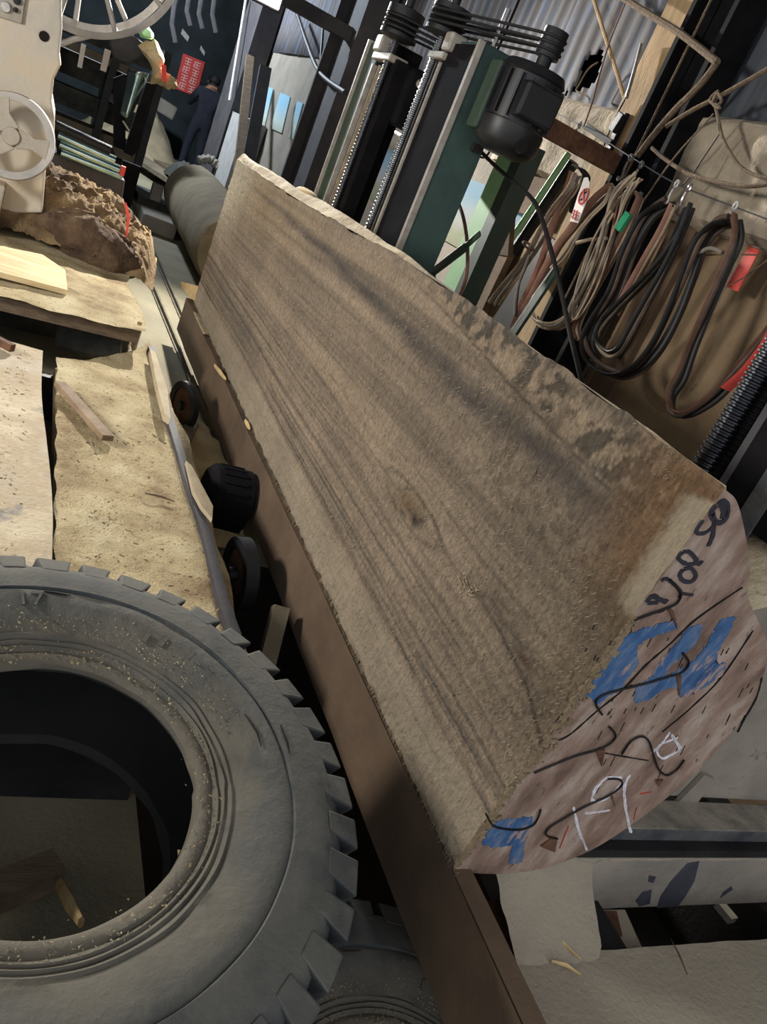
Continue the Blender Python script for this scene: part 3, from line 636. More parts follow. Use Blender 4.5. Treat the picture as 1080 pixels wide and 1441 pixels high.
for y in (3.55, 4.55): MB().box((1.06, y, -1.27), (2.4, y + .16, -1.132)).build('bunk_beam', 'dusty_steel', car)
# deck plate at the very front: an L of steel sheet thick with sawdust
def deckz(x, y): return -1.235 + .012 * (float(fbm(np.array(x * 9), np.array(y * 9), 77)) - .5)
def deck(poly, name, material, nz=.05):
    mb = MB().prism([(x, y, -1.24) for x, y in poly], (0, 0, -nz)); return mb.build(name, material, car)
mb = MB()
def dk1(u, v): x = 1.125 + 1.4 * u + .01 * (float(vnoise(np.array(v * 9), np.array(0), 15)) - .5) * (u == 0); y = .25 + .555 * v; return (x, y, deckz(x, y))
mb.add(*rough_grid(dk1, 60, 26)); mb.box((1.125, .25, -1.285), (2.5, .80, -1.24)); dp = mb.build('deck_plate', 'dusty_steel', car, smooth=True)
mb = MB()
def dk2(u, v): x = 1.135 + (.22 + .06 * v) * u; x += .02 * (float(vnoise(np.array(v * 6), np.array(u * 2), 19)) - .5); y = .74 + .215 * v; return (x, y, deckz(x, y) - .012 + .115 * v**1.3 * (1 - .12 * abs(2 * u - 1)**3) + .012 * (float(fbm(np.array(x * 22), np.array(y * 22), 20)) - .5))
mb.add(*rough_grid(dk2, 20, 16)); mb.build('deck_arm', 'dusty_steel', car, smooth=True)
MB().prism([(1.13, .79, -1.30), (1.36, .79, -1.30), (1.40, .945, -1.30), (1.13, .945, -1.30)], (0, 0, .05)).build('deck_arm', 'rust', car)
MB().prism([P(*p, z=-1.30) for p in [(812, 1282), (880, 1280), (906, 1338), (828, 1346)]], (0, 0, -.04)).build('cross_block', 'dusty_steel', car)
MB().prism([P(*p, z=-1.298) for p in [(845, 1282), (868, 1283), (876, 1318), (866, 1320), (850, 1298)]], (0, 0, .002)).build('rust_patch', 'rust', car)
MB().bar(P(1012, 1272, z=-1.36), P(1032, 1296, z=-1.36), .03, .02).build('cross_rod', 'dusty_steel', car)
MB().box((1.16, .30, PIT), (2.5, .36, -1.285)).build('deck_leg', 'dark_steel', car)
# splinters on the deck
for i, (a, b, lab) in enumerate([((757, 1302), (818, 1350), 'long pale splinter lying on the front deck plate'), ((776, 1352), (818, 1372), 'short pale splinter below the long splinter on the deck'), ((945, 1322), (968, 1372), 'thin dark splinter leaning at the deck gap edge')]):
    p = P(*a, z=-1.222); q = P(*b, z=-1.222); mb = MB(); mb.tube([p, (p + q) / 2 + Vector((0, .004, .004)), q], [.003, .005, .0015] if i < 2 else [.001, .002, .001], 5); mb.build('splinter', 'chip' if i < 2 else 'rust', label=lab, cat='splinter')
# the knee base: grey plate behind the log end, dusty top
kb = MB(); kb.prism([(1.39, 1.09, -1.07), (1.39, 1.09, -.62), (1.60, 1.09, -.36), (2.45, 1.09, -.36), (2.45, 1.09, -1.07)], (0, .035, 0)); kb.build('knee_plate', 'dusty_steel', car, bevel=.004)
mb = MB(); c = P(948 + 27, 1120, y=1.088); mb.lathe([(.0, 0), (.017, 0), (.014, .004), (0, .004)], c, (0, -1, 0), 14); mb.build('bolt_hole', 'crack', car)
MB().prism([P(*p, y=1.088) for p in [(930, 1146), (962, 1147), (1002, 1092), (988, 1086)]], (0, -.012, 0)).build('gusset', 'dusty_steel', car)
def klump(u, v):
    x = 1.46 + .40 * u; y = 1.02 + .34 * v
    return (x, y, -.60 + .25 * math.sin(math.pi * min(1, .15 + .85 * v))**.6 * math.sin(math.pi * (.1 + .8 * u))**.4 + .02 * float(fbm(np.array(x * 12), np.array(y * 12), 3)))
mb = MB(); mb.add(*rough_grid(klump, 20, 16)); mb.build('slab_offcut', 'bark', smooth=True, label='rounded pale offcut behind the log end at right edge', cat='offcut')

# ------------------------------------------------------------------ screw posts (knees)
def thread(mb, x, y, z0, z1, r, pitch, n=14):
    pr = []; z = z0
    while z < z1: pr += [(r * .80, z), (r * .80, z + pitch * .22), (r, z + pitch * .4), (r, z + pitch * .68), (r * .8, z + pitch * .9)]; z += pitch
    mb.lathe(pr, (x, y, 0), (0, 0, 1), n, closed=False)
def belt(mb, a, b, ra, rb, w=.012, h=.012):
    a = Vector(a); b = Vector(b); d = (b - a); th = math.atan2(d.y, d.x); pts = []
    for k in range(9): w_ = th + math.pi / 2 + math.pi * k / 8; pts.append(a + Vector((math.cos(w_) * ra, math.sin(w_) * ra, 0)))
    for k in range(9): w_ = th - math.pi / 2 + math.pi * k / 8; pts.append(b + Vector((math.cos(w_) * rb, math.sin(w_) * rb, 0)))
    mb.tube(pts, h / 2, 6, closed=True)
def motor(root, c, r, h):
    c = Vector(c)
    mb = MB(); mb.lathe([(0, 0), (r * .55, 0), (r * .85, .02), (r, .05), (r, h * .34), (r * .95, h * .36), (r * .95, h * .86), (r, h * .88), (r * .9, h * .97), (r * .4, h), (0, h)], c, (0, 0, 1), 26, closed=False)
    b = mb.build('motor_body', 'motor_black', root, smooth=True)
    for k in range(16):
        w = 2 * math.pi * k / 16; d = Vector((math.cos(w), math.sin(w), 0))
        MB().bar(c + d * r * .99 + Vector((0, 0, h * .38)), c + d * r * .99 + Vector((0, 0, h * .84)), .02, .006, up=(-d.y, d.x, 0)).build('cooling_fin', 'motor_black', b)
    MB().box(c + Vector((-r * .7, -r * 1.28, h * .40)), c + Vector((r * .55, -r * .8, h * .78))).build('terminal_box', 'motor_black', root, bevel=.012)
    MB().box(c + Vector((-r * 1.1, r * .1, h * .15)), c + Vector((-r * .7, r * .8, h * .9))).build('motor_bracket', 'green_dark', root, bevel=.008)
    mb = MB(); mb.lathe([(0, 0), (r * .18, 0), (r * .18, .02), (0, .02)], c + Vector((0, -r * .98, h * .14)), (0, -1, .1), 12); mb.build('cap_screw', 'iron_black', root)
    return b
# --- post B: the tall green post with the motor on its right
KB = thing('screw_post', (1.6, 3.6, -1.13), 'dark green screw post with motor behind log middle', 'screw post')
ZT = .60
MB().box((1.50, 3.455, -1.13), (1.68, 3.75, ZT)).build('column', 'green_paint', KB, bevel=.006)
MB().box((1.478, 3.475, -1.1), (1.499, 3.76, ZT - .02)).build('guide_face', 'black_steel', KB)
MB().box((1.474, 3.452, -1.1), (1.50, 3.476, ZT)).build('edge_strip', 'edge_steel', KB)
MB().box((1.470, 3.765, -1.1), (1.50, 3.785, .50)).build('guide_rail', 'edge_steel', KB)
MB().box((1.468, 3.80, -1.1), (1.492, 3.815, .50)).build('guide_rail', 'screw_steel', KB)
MB().box((1.49, 3.76, -1.1), (1.56, 3.83, .52)).build('rack_back', 'black_steel', KB)
mb = MB(); thread(mb, 1.475, 3.862, -.6, .66, .021, .018); mb.build('lead_screw', 'screw_steel', KB)
MB().box((1.455, 3.74, .51), (1.56, 3.91, .54)).build('bearing_bracket', 'edge_steel', KB, bevel=.006)
MB().box((1.45, 3.70, .545), (1.53, 3.78, .62)).build('bearing_bracket', 'edge_steel', KB, bevel=.01)
pc = Vector((1.475, 3.862, .60)); mc = P(775, 66, z=.66); mc.z = .60
mb = MB(); mb.lathe([(0, 0), (.05, 0), (.088, .012), (.088, .03), (.07, .042), (.088, .054), (.07, .066), (.088, .078), (.07, .09), (.088, .102), (.088, .125), (.05, .13), (.02, .135), (.02, .23), (0, .23)], pc, (0, 0, 1), 28, closed=False); mb.build('drive_pulley', 'dark_steel', KB, smooth=True)
mb = MB(); mb.lathe([(0, -.04), (.03, -.04), (.03, .02), (.05, .02), (.05, .12), (.02, .125), (0, .125)], mc, (0, 0, 1), 20, closed=False); mb.build('motor_pulley', 'dark_steel', KB, smooth=True)
for k in range(3):
    mb = MB(); z = .642 + .024 * k; belt(mb, (pc.x, pc.y, z), (mc.x, mc.y, z), .084, .05); mb.build('drive_belt', 'belt_black', KB, smooth=True)
mb = MB(); mb.cyl((1.62, 3.64, ZT), (1.62, 3.64, .78), .012); mb.build('tension_rod', 'hook_steel', KB)
motor(KB, (mc.x - .015, mc.y, .235), .135, .345)
mb = MB(); mb.lathe([(0, 0), (.02, 0), (.02, .03), (0, .03)], P(668, 208, y=3.45), (0, -1, 0), 12); mb.build('cable_gland', 'cable_black', KB)
# --- post A: paired post further along, screw on the right
KA = thing('screw_post', (1.6, 4.65, -1.13), 'narrow black and olive screw post nearest the log far end', 'screw post')
MB().box((1.50, 4.50, -1.13), (1.66, 4.88, .58)).build('column', 'black_steel', KA, bevel=.006)
MB().box((1.488, 4.69, -1.1), (1.499, 4.87, .57)).build('cover_plate', 'green_dark', KA)
MB().box((1.470, 4.872, -1.1), (1.50, 4.888, .58)).build('edge_strip', 'edge_steel', KA)
MB().box((1.472, 4.668, -1.1), (1.50, 4.686, .46)).build('edge_strip', 'edge_steel', KA)
MB().box((1.480, 4.588, -1.1), (1.50, 4.596, .46)).build('guide_rail', 'cable_tan', KA)
MB().box((1.49, 4.36, -1.1), (1.56, 4.50, .50)).build('rack_back', 'black_steel', KA)
mb = MB(); thread(mb, 1.475, 4.455, -.6, .62, .020, .018); mb.build('lead_screw', 'screw_steel', KA)
MB().box((1.455, 4.40, .48), (1.56, 4.68, .515)).build('bearing_bracket', 'edge_steel', KA, bevel=.006)
MB().box((1.45, 4.60, .52), (1.55, 4.70, .60)).build('bearing_bracket', 'edge_steel', KA, bevel=.01)
pc = Vector((1.475, 4.44, .58)); mc = Vector((1.86, 4.34, .58))
mb = MB(); mb.lathe([(0, 0), (.05, 0), (.095, .012), (.095, .03), (.075, .042), (.095, .054), (.075, .066), (.095, .078), (.075, .09), (.095, .102), (.095, .14), (.05, .15), (.02, .15), (.02, .26), (0, .26)], pc, (0, 0, 1), 28, closed=False); mb.build('drive_pulley', 'dark_steel', KA, smooth=True)
mb = MB(); mb.lathe([(0, -.04), (.03, -.04), (.03, .02), (.05, .02), (.05, .12), (0, .12)], mc, (0, 0, 1), 20, closed=False); mb.build('motor_pulley', 'dark_steel', KA, smooth=True)
for k in range(3):
    mb = MB(); z = .625 + .024 * k; belt(mb, (pc.x, pc.y, z), (mc.x, mc.y, z), .09, .05); mb.build('drive_belt', 'belt_black', KA, smooth=True)
motor(KA, (mc.x - .03, mc.y - .02, .16), .16, .38)
MB().box((1.56, 4.30, .22), (1.72, 4.5, .50)).build('gearbox', 'black_steel', KA, bevel=.02)
mb = MB(); mb.tube([(1.62, 4.3, .44), (1.60, 4.24, .43), (1.58, 4.16, .42)], [.022, .016, .012]); mb.build('drain_tap', 'edge_steel', KA, smooth=True)
# --- near post: at the right edge of the frame
KN = thing('screw_post', (1.6, 1.25, -.36), 'near black screw post with coarse thread at right edge', 'screw post')
mb = MB(); thread(mb, 1.50, 1.352, -.62, 1.2, .030, .0135, 20); mb.build('lead_screw', 'screw_dark', KN)
mb = MB(); thread(mb, 1.535, 1.335, -.62, 1.2, .030, .0135, 20); mb.build('lead_screw', 'black_steel', KN)
MB().box((1.50, 1.272, -.6), (1.53, 1.292, 1.2)).build('edge_strip', 'column_grey', KN)
MB().box((1.50, 1.07, -.36), (1.72, 1.272, 1.2)).build('column', 'black_steel', KN, bevel=.004)
MB().box((1.494, 1.145, -.6), (1.50, 1.195, 1.2)).build('guide_rail', 'oily_steel', KN)
MB().prism([P(*p, x=1.8) for p in [(1062, 575), (1083, 540), (1083, 592), (1073, 592)]], (.01, 0, 0)).build('warning_tape', 'tag_red', label='bright red tape beside the near screw at right edge', cat='tape')
for o_ in (KA, KB): pass

# ================================================================== TYRE
tyre = thing('tyre', (.205, .986, -1.30), 'large worn black truck tyre lying flat in foreground', 'tyre')
n = Vector((-.026, -.16, 1)).normalized(); ax = Vector((1, 0, .026)).normalized(); ay = n.cross(ax)
TC = Vector((.205, .986, -1.0))
def T(r, w, z): return TC + (ax * math.cos(w) + ay * math.sin(w)) * r + n * z
prof = [(.246, -.030), (.240, -.018), (.242, -.006), (.250, .000), (.262, .000), (.268, -.004), (.276, .004), (.280, .000), (.286, .007), (.291, .003), (.298, .010), (.304, .007), (.33, .020), (.365, .028), (.39, .029), (.398, .024), (.402, .030), (.43, .026), (.458, .018), (.484, .006), (.500, -.016), (.510, -.05), (.512, -.13), (.510, -.21), (.49, -.25), (.44, -.272), (.38, -.28), (.31, -.27), (.26, -.25), (.25, -.235), (.262, -.225), (.33, -.245), (.42, -.235), (.475, -.19), (.48, -.12), (.47, -.06), (.42, -.022), (.33, -.026), (.27, -.045)]
NT = 144; mb = MB(); vs = []
for k in range(NT):
    w = 2 * math.pi * k / NT
    for q, (r, z) in enumerate(prof):
        dn = (float(vnoise(np.array(k * .22), np.array(q * .9), 12)) - .5) * .004
        vs.append(T(r + dn, w, z + dn))
m_ = len(prof); mb.add(vs, [(k * m_ + q, ((k + 1) % NT) * m_ + q, ((k + 1) % NT) * m_ + (q + 1) % m_, k * m_ + (q + 1) % m_) for k in range(NT) for q in range(m_)])
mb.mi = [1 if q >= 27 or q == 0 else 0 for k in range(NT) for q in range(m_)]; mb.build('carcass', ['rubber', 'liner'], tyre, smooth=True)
NL = 40
for k in range(NL):
    for s in (0, 1):
        w0 = 2 * math.pi * (k + .5 * s) / NL; dw = 2 * math.pi / NL * (.36 if k % 2 else .41); sk = .05 if s == 0 else -.05
        zt_, zb_ = (.010, -.115) if s == 0 else (-.15, -.25)
        rt = .470 if s == 0 else .50; rb_ = .50 if s == 0 else .470
        A = [T(rt, w0 - dw * .8, zt_ + (.004 if s == 0 else 0)), T(rt, w0 + dw * .8, zt_ + (.004 if s == 0 else 0)), T(.536, w0 + dw + 0, zt_ - (.026 if s == 0 else 0)), T(.536, w0 - dw, zt_ - (.026 if s == 0 else 0)),
             T(rb_, w0 - dw * .8 + sk, zb_), T(rb_, w0 + dw * .8 + sk, zb_), T(.536, w0 + dw * .7 + sk, zb_ + (.026 if s else 0)), T(.536, w0 - dw * .7 + sk, zb_ + (.026 if s else 0))]
        MB().add(A, [(0, 1, 2, 3), (4, 5, 6, 7), (0, 1, 5, 4), (1, 2, 6, 5), (2, 3, 7, 6), (3, 0, 4, 7)]).build('tread_lug', 'rubber_lug' if s else 'rubber', tyre, bevel=.005)
# embossed figures on the side wall
def emboss(txt, w, r, size):
    cu = bpy.data.curves.new('embossed_figures', 'FONT'); cu.body = txt; cu.size = size; cu.extrude = .002; cu.align_x = 'CENTER'; cu.align_y = 'CENTER'
    tmp = bpy.data.objects.new('tmp', cu); COL.objects.link(tmp); bpy.context.view_layer.update()
    me = bpy.data.meshes.new_from_object(tmp.evaluated_get(bpy.context.evaluated_depsgraph_get())); bpy.data.objects.remove(tmp)
    c = T(r, w, .0295); e = (ax * math.cos(w) + ay * math.sin(w)); tdir = n.cross(e) * -1
    M4 = Matrix((tdir, e, n)).transposed().to_4x4(); M4.translation = c - Vector(tyre['_w'])
    me.transform(M4); me.materials.append(MATS['rubber'])
    o = bpy.data.objects.new('embossed_figures', me); COL.objects.link(o); o.parent = tyre; o['_w'] = tyre['_w']
emboss('17', math.radians(97), .365, .05)
for k, wd in enumerate((62, 57, 48, 44, 40)): 
    MB().prism([T(.33 + .01 * k, math.radians(wd), .0235), T(.352 + .01 * (k % 3), math.radians(wd), .0275), T(.352 + .01 * (k % 3), math.radians(wd - 1.6), .0275), T(.33 + .01 * k, math.radians(wd - 1.6), .0235)], n * .003).build('moulded_rib', 'rubber', tyre)
for pts in [[(395, 1020), (405, 1045), (408, 1060)], [(345, 1005), (362, 1030), (368, 1050)], [(62, 832), (75, 834), (100, 838)]]:
    mb = MB(); q = [Ppl(u, v, TC + n * .03, n) for u, v in pts]; mb.tube(q, [.001, .002, .001], 5); mb.build('rubber_split', 'crack', tyre)
# sawdust lodged on the bead
mb = MB()
for k in range(700):
    w = rng.uniform(0, 2 * math.pi); r = .262 + rng.normal(0, .012); p = T(r, w, .004); s_ = .0006 + .0016 * rng.random()
    d = [Vector(rng.normal(0, s_, 3)) for _ in range(4)]; mb.add([p + x for x in d], [(0, 1, 2), (0, 1, 3), (1, 2, 3), (0, 2, 3)])
for k in range(500):
    w = rng.uniform(.3, 1.9); r = .30 + abs(rng.normal(0, .03)); p = T(r, w, .016 + (r - .30) * .2); s_ = .0005 + .0011 * rng.random()
    d = [Vector(rng.normal(0, s_, 3)) for _ in range(4)]; mb.add([p + x for x in d], [(0, 1, 2), (0, 1, 3), (1, 2, 3), (0, 2, 3)])
mb.build('lodged_sawdust', 'sawdust', tyre, kind='stuff')
def copy_tree(o, parent=None):
    c = o.copy(); COL.objects.link(c); c.parent = parent
    for ch in list(o.children): copy_tree(ch, c)
    return c
t2 = copy_tree(tyre); t2['label'] = 'second tyre lying dark in the pit under the near one'; t2.location = (.98, .66, PIT + .03)
# things seen through the hole
mb = MB(); mb.bar(P(-20, 1262, z=-1.33), P(80, 1222, z=-1.33), .055, .05); mb.build('timber_offcut', 'timber', label='brown timber offcut under the tyre hole', cat='timber')
mb = MB(); mb.tube([P(84, 1245, z=-1.32), P(100, 1275, z=-1.22), P(114, 1298, z=-1.16)], [.012, .014, .009], 6, flat=.6); mb.build('wood_stick', 'chip', label='splintered pale stick leaning inside the tyre', cat='stick')
MB().prism([P(*p, z=-1.36) for p in [(-30, 1010), (85, 1018), (92, 1030), (60, 1042), (-30, 1040)]], (0, 0, -.02)).build('metal_scrap', 'dusty_steel', label='bluish flat metal scrap lying inside the tyre hole', cat='scrap')
mb = MB(); mb.box(P(0, 985, z=-1.38) + Vector((-.1, 0, 0)), P(40, 950, z=-1.38) + Vector((0, .06, .08))); mb.build('metal_bracket', 'machine_grey', label='greyish bracket in the dark upper part of tyre hole', cat='bracket', bevel=.01)

# ================================================================== PLATFORM ON THE LEFT
plat = thing('saw_platform', (0, 2.5, FL), 'sawdust covered steel platform left of the log', 'platform')
def edge_x(y): return float(np.interp(y, [1.3, 1.85, 2.4, 3.0, 3.4, 4.1], [.765, .76, .775, .755, .73, .715])) + .006 * math.sin(y * 13)
def pb(u, v):
    y = 1.35 + (2.20 + .62 * u**1.5) * v; xl = .262 + .004 * math.sin(y * 30); x = float(xl + (edge_x(y) - xl) * u)
    z = -1.2 + .016 * (float(fbm(np.array(x * 8), np.array(y * 8), 55)) - .5) + .006 * (float(fbm(np.array(x * 40), np.array(y * 40), 56, 3)) - .5) - .06 * max(0, u - .86)**1 * 4 * sm(3.0, 2.3, np.array(y))
    return (x, y, float(z))
mb = MB(); mb.add(*rough_grid(pb, 70, 160)); mb.prism([(.262, 1.35, -1.26), (.70, 1.35, -1.26), (.70, 4.1, -1.26), (.262, 3.5, -1.26)], (0, 0, .03)); mb.build('platform_board', 'sawdust', plat, smooth=True)
def pl(u, v):
    y = 1.35 + 2.23 * v; xr = .256 - .05 * sm(2.1, 3.3, np.array(y)); x = float(-1.2 + (xr + 1.2) * u)
    return (x, y, -1.197 + .008 * (float(fbm(np.array(x * 4), np.array(y * 4), 58)) - .5))
mb = MB(); mb.add(*rough_grid(pl, 40, 60)); mb.box((-1.2, 1.35, -1.26), (.19, 3.55, -1.225)); mb.build('platform_plate', 'deck_plate', plat, smooth=True)
MB().box((-1.2, 1.38, FL), (.48, 1.44, -1.26)).build('platform_leg', 'dark_steel', plat); MB().box((-1.2, 3.45, FL), (.66, 3.5, -1.26)).build('platform_leg', 'dark_steel', plat)
mb = MB()
pts = [P(*q, z=-1.195) for q in [(212, 492), (222, 540), (240, 600), (258, 660), (272, 704), (290, 760), (312, 850), (330, 900)]]
for a, b in zip(pts[:-1], pts[1:]): mb.bar(a, b, .03, .035)
mb.build('edge_rail', 'column_grey', plat)
# long splinter of board along the edge
MB().prism([P(*q, z=-1.16) for q in [(262, 648), (270, 655), (300, 712), (299, 730), (284, 712), (272, 690)]], (0, 0, -.015)).build('edge_splinter', 'pale_board', plat)
MB().prism([P(*q, z=-1.14) for q in [(211, 490), (219, 496), (236, 548), (240, 588), (232, 582), (221, 540)]], (0, 0, -.03)).build('edge_splinter', 'pale_board', plat)
# loose chips on the platform
mb = MB()
for k in range(700):
    y = rng.uniform(1.6, 3.55); x = rng.uniform(-.4, .70); x = x if not .17 < x < .275 else x - .15; p = Vector((x, y, -1.187)); s_ = .0015 + .0035 * rng.random(); a = rng.uniform(0, 6.28)
    d = Vector((math.cos(a), math.sin(a), 0)) * s_ * 1.6; w = Vector((-math.sin(a), math.cos(a), .3)) * s_ * .5
    mb.add([p - d - w, p + d - w, p + d + w, p - d + w * .5 + Vector((0, 0, .002))], [(0, 1, 2, 3)])
mb.build('wood_chips', 'sawdust_dark', plat, kind='stuff')
# rusty bar, dark stick
a = P(84, 540, z=-1.175); b = P(152, 617, z=-1.175); MB().bar(a, b, .045, .022).build('flat_bar', 'rust_bar', label='rusty flat bar lying across the gap on the platform', cat='bar', bevel=.003)
MB().tube([P(204, 694, z=-1.183), P(228, 699, z=-1.183), P(246, 706, z=-1.183)], [.002, .004, .002], 5).build('twig', 'timber', label='thin dark twig on the sawdust of the platform', cat='twig')
MB().bar(P(-10, 476, z=-1.17), P(18, 490, z=-1.17), .03, .03).build('rusty_rod', 'rust', label='short rusty rod at left edge before the dark gap', cat='rod')
# raised table ledge behind the gap
led_ = thing('table_ledge', (.2, 4.4, FL), 'raised saw table ledge heaped with pale sawdust', 'table')
zl = -1.10
LA = P(-60, 420, z=-1.1); LB = P(197, 470, z=-1.1)
def lt(u, v):
    y = LA.y + (LB.y - LA.y) * u * 1.0 + 1.7 * v - .03; x = -1.0 + (LB.x + 1.0 + .05 * v) * u + .03 * math.sin(y * 5) * u
    return (x, y, zl + .035 * float(fbm(np.array(x * 5), np.array(y * 5), 61)) + .008 * float(fbm(np.array(x * 30), np.array(y * 30), 62, 3)))
mb = MB(); mb.add(*rough_grid(lt, 70, 50)); mb.build('ledge_top', 'sawdust', led_, smooth=True)
mb = MB(); mb.prism([(-1.0, LA.y - (LB.y - LA.y) * 0, zl - .05), (LB.x, LB.y, zl - .05), (LB.x, 5.7, zl - .05), (-1.0, 5.4, zl - .05)], (0, 0, .06)); mb.build('ledge_plate', 'timber', led_)
mb = MB(); mb.prism([(-1.0, 4.35, FL), (.60, 4.65, FL), (.60, 5.7, FL), (-1.0, 5.4, FL)], (0, 0, FL * -1 - 1.15)); mb.build('ledge_base', 'bench_dark', led_)
mb = MB(); mb.bar(P(192, 470, z=-1.12), P(193, 478, z=-1.24), .02, .12); mb.build('ledge_bracket', 'sawdust_dark', led_)
MB().prism([P(*q, z=-1.045) for q in [(-40, 338), (60, 358), (92, 380), (95, 408), (-40, 372)]], (0, 0, -.025)).build('plank', 'board', label='pale flat plank lying on the saw table ledge', cat='plank')
mb = MB(); a = P(82, 470, y=4.1); b = P(170, 490, y=4.05)
mb.tube([a, (a + b) / 2, b], [.075, .08, .072], 9); mb.build('timber_block', 'bench_dark', label='short rounded timber block in the dark platform gap', cat='timber')
# sawdust heap against the machine
def hp(u, v):
    x = -.55 + 1.33 * u + .12 * v; y = 4.95 + 1.0 * v
    crest = np.interp(u, [0, .25, .45, .60, .78, .93, 1.0], [.25, .40, .42, .40, .33, .22, .0])
    k = math.sin(math.pi * min(1, max(0, .02 + .96 * v)))**.55
    f1 = float(fbm(np.array(x * 6), np.array(y * 6 + 3), 66)); f2 = float(fbm(np.array(x * 22), np.array(y * 22), 67, 4))
    return (x, y, zl - .03 + crest * k * (.85 + .3 * f1) + .075 * (f2 - .5) * k + .03 * (float(fbm(np.array(x * 60), np.array(y * 60), 68, 3)) - .5))
mb = MB(); mb.add(*rough_grid(hp, 110, 90)); mb.build('sawdust_heap', 'sawdust_dark', smooth=True, label='lumpy heap of damp sawdust below the cream saw column', cat='sawdust', kind='stuff')
def blump(u, v):
    th = 2 * math.pi * u; ph = math.pi * (v - .5); c = Vector((.40, 5.05, -1.0))
    f1 = float(fbm(np.array(math.cos(th) * 2 + 5), np.array(math.sin(th) * 2 + v * 5), 88, 5)); r = .72 + .55 * f1
    return (c.x + .26 * r * math.cos(ph) * math.cos(th), c.y + .17 * r * math.cos(ph) * math.sin(th), c.z + .155 * r * math.sin(ph) + .03 * math.cos(th) * -1)
mb = MB(); mb.add(*rough_grid(blump, 60, 36)); mb.build('bark_lump', 'bark_dark', smooth=True, label='dark brown lump of bark in the sawdust heap', cat='bark')
mb = MB(); q = [P(176, 285, y=5.25), P(181, 305, y=5.2), P(178, 330, y=5.12), P(180, 352, y=5.05)]
mb.tube([p + Vector((0, -.02, 0)) for p in q], [.010, .014, .008, .010], 5, flat=.5); mb.build('red_string', 'tag_red', label='red mark running down the right of sawdust heap', cat='string')
# pit: rollers, motor, blocks, sand
def sd(u, v):
    x = .70 + .30 * u; y = 2.6 + 1.3 * v
    return (x, y, FL + .02 + .10 * math.sin(math.pi * min(1, v * 1.05))**.7 * (.6 + .6 * float(fbm(np.array(x * 7), np.array(y * 7), 91))))
mb = MB(); mb.add(*rough_grid(sd, 16, 40)); mb.build('sand_drift', 'sand', smooth=True, label='drift of pale sawdust in the pit beside the wheels', cat='sawdust', kind='stuff')
def wheel(name, c, r, w, label, tilt=(1, 0, .05)):
    t = thing(name, (c[0], c[1], c[2] - r), label, 'wheel')
    mb = MB(); mb.lathe([(r * .72, -w / 2), (r, -w / 2), (r, w / 2), (r * .72, w / 2)], c, tilt, 36); mb.build('rim', 'dark_steel', t, smooth=True)
    mb = MB(); mb.lathe([(0, -w * .3), (r * .74, -w * .2), (r * .74, w * .2), (0, w * .3)], c, tilt, 28, closed=False); mb.build('disc', 'rust', t, smooth=True)
    mb = MB(); mb.cyl(Vector(c) - Vector(tilt) * w * .9, Vector(c) + Vector(tilt) * w * .9, r * .2); mb.build('hub', 'dark_steel', t, smooth=True)
wheel('guide_wheel', (.845, 3.62, -1.29), .115, .03, 'upright guide wheel with shiny rim at platform edge', (1, .38, .05))
wheel('guide_wheel', (.87, 2.24, -1.32), .125, .045, 'dark guide wheel in the pit nearest the tyre', (1, .1, .1))
mb = MB(); mb.bar(P(256, 628, x=.80), P(268, 604, x=.92), .06, .08); mb.build('wood_block', 'bench_wood', label='small wooden block just below the upright guide wheel', cat='block', bevel=.006)
t = thing('pit_motor', (.9, 2.75, FL), 'black finned motor half hidden in the pit under log', 'motor')
mb = MB(); mb.lathe([(0, 0), (.10, 0), (.12, .02), (.12, .16), (.06, .18), (0, .18)], (.82, 2.76, -1.30), (1, 0, 0), 26, closed=False); mb.build('motor_body', 'black_steel', t, smooth=True)
for k in range(20):
    w = 2 * math.pi * k / 20; d = Vector((0, math.cos(w), math.sin(w))); MB().bar(Vector((.86, 2.76, -1.30)) + d * .122, Vector((.95, 2.76, -1.30)) + d * .122, .014, .006, up=d).build('cooling_fin', 'black_steel', t)
MB().cyl((.72, 2.76, -1.30), (.83, 2.76, -1.30), .015).build('shaft', 'screw_steel', t); MB().box((.82, 2.68, FL), (.98, 2.84, -1.36)).build('foot', 'black_steel', t)
MB().bar(P(395, 855, x=.93), P(372, 945, x=.9), .05, .05).build('wood_offcut', 'bench_wood', label='small offcut in the dark pit by near wheel', cat='offcut')
# slivers hanging under the log's lower edge
for (a, b, lab) in [((302, 514), (318, 534), 'bright splinter hanging below the log far end'), ((345, 592), (352, 604), 'small curled chip under log lower edge')]:
    MB().tube([P(*a, x=.992), P((a[0] + b[0]) / 2, (a[1] + b[1]) / 2, x=.985), P(*b, x=.99)], [.008, .012, .006], 6, flat=.4).build('splinter', 'chip', label=lab, cat='splinter')
# rails on the floor
for i, q in enumerate([((203, 372), (282, 560)), ((206, 328), (290, 520))]):
    a = P(*q[0], z=-1.43); b = P(*q[1], z=-1.43); mb = MB(); d = b - a; a = a - d * 1.2; b = b + d * .25
    mb.bar(a, b, .014, .03); mb.bar(a - Vector((0, 0, .014)), b - Vector((0, 0, .014)), .04, .008); mb.build('floor_rail', 'rail_dust', label=('left' if i == 0 else 'right') + ' thin track rail on the floor beyond the pit', cat='rail', group='track rails')

# ================================================================== BAND SAW AT THE LEFT
saw = thing('band_saw', (.0, 5.4, FL), 'cream band saw frame with hand wheel and big spoked band wheel', 'band saw')
cp = [(-60, -40), (92, -40), (87, 5), (88, 40), (84, 75), (86, 92), (76, 112), (73, 140), (77, 165), (76, 195), (66, 205), (64, 240), (60, 300), (-60, 300)]
pf = [P(*q, y=5.0) for q in cp]; mb = MB(); N_ = len(pf); mb.prism(pf, (0, .5, 0)); mb.build('frame_column', 'machine_cream', saw, bevel=.012)
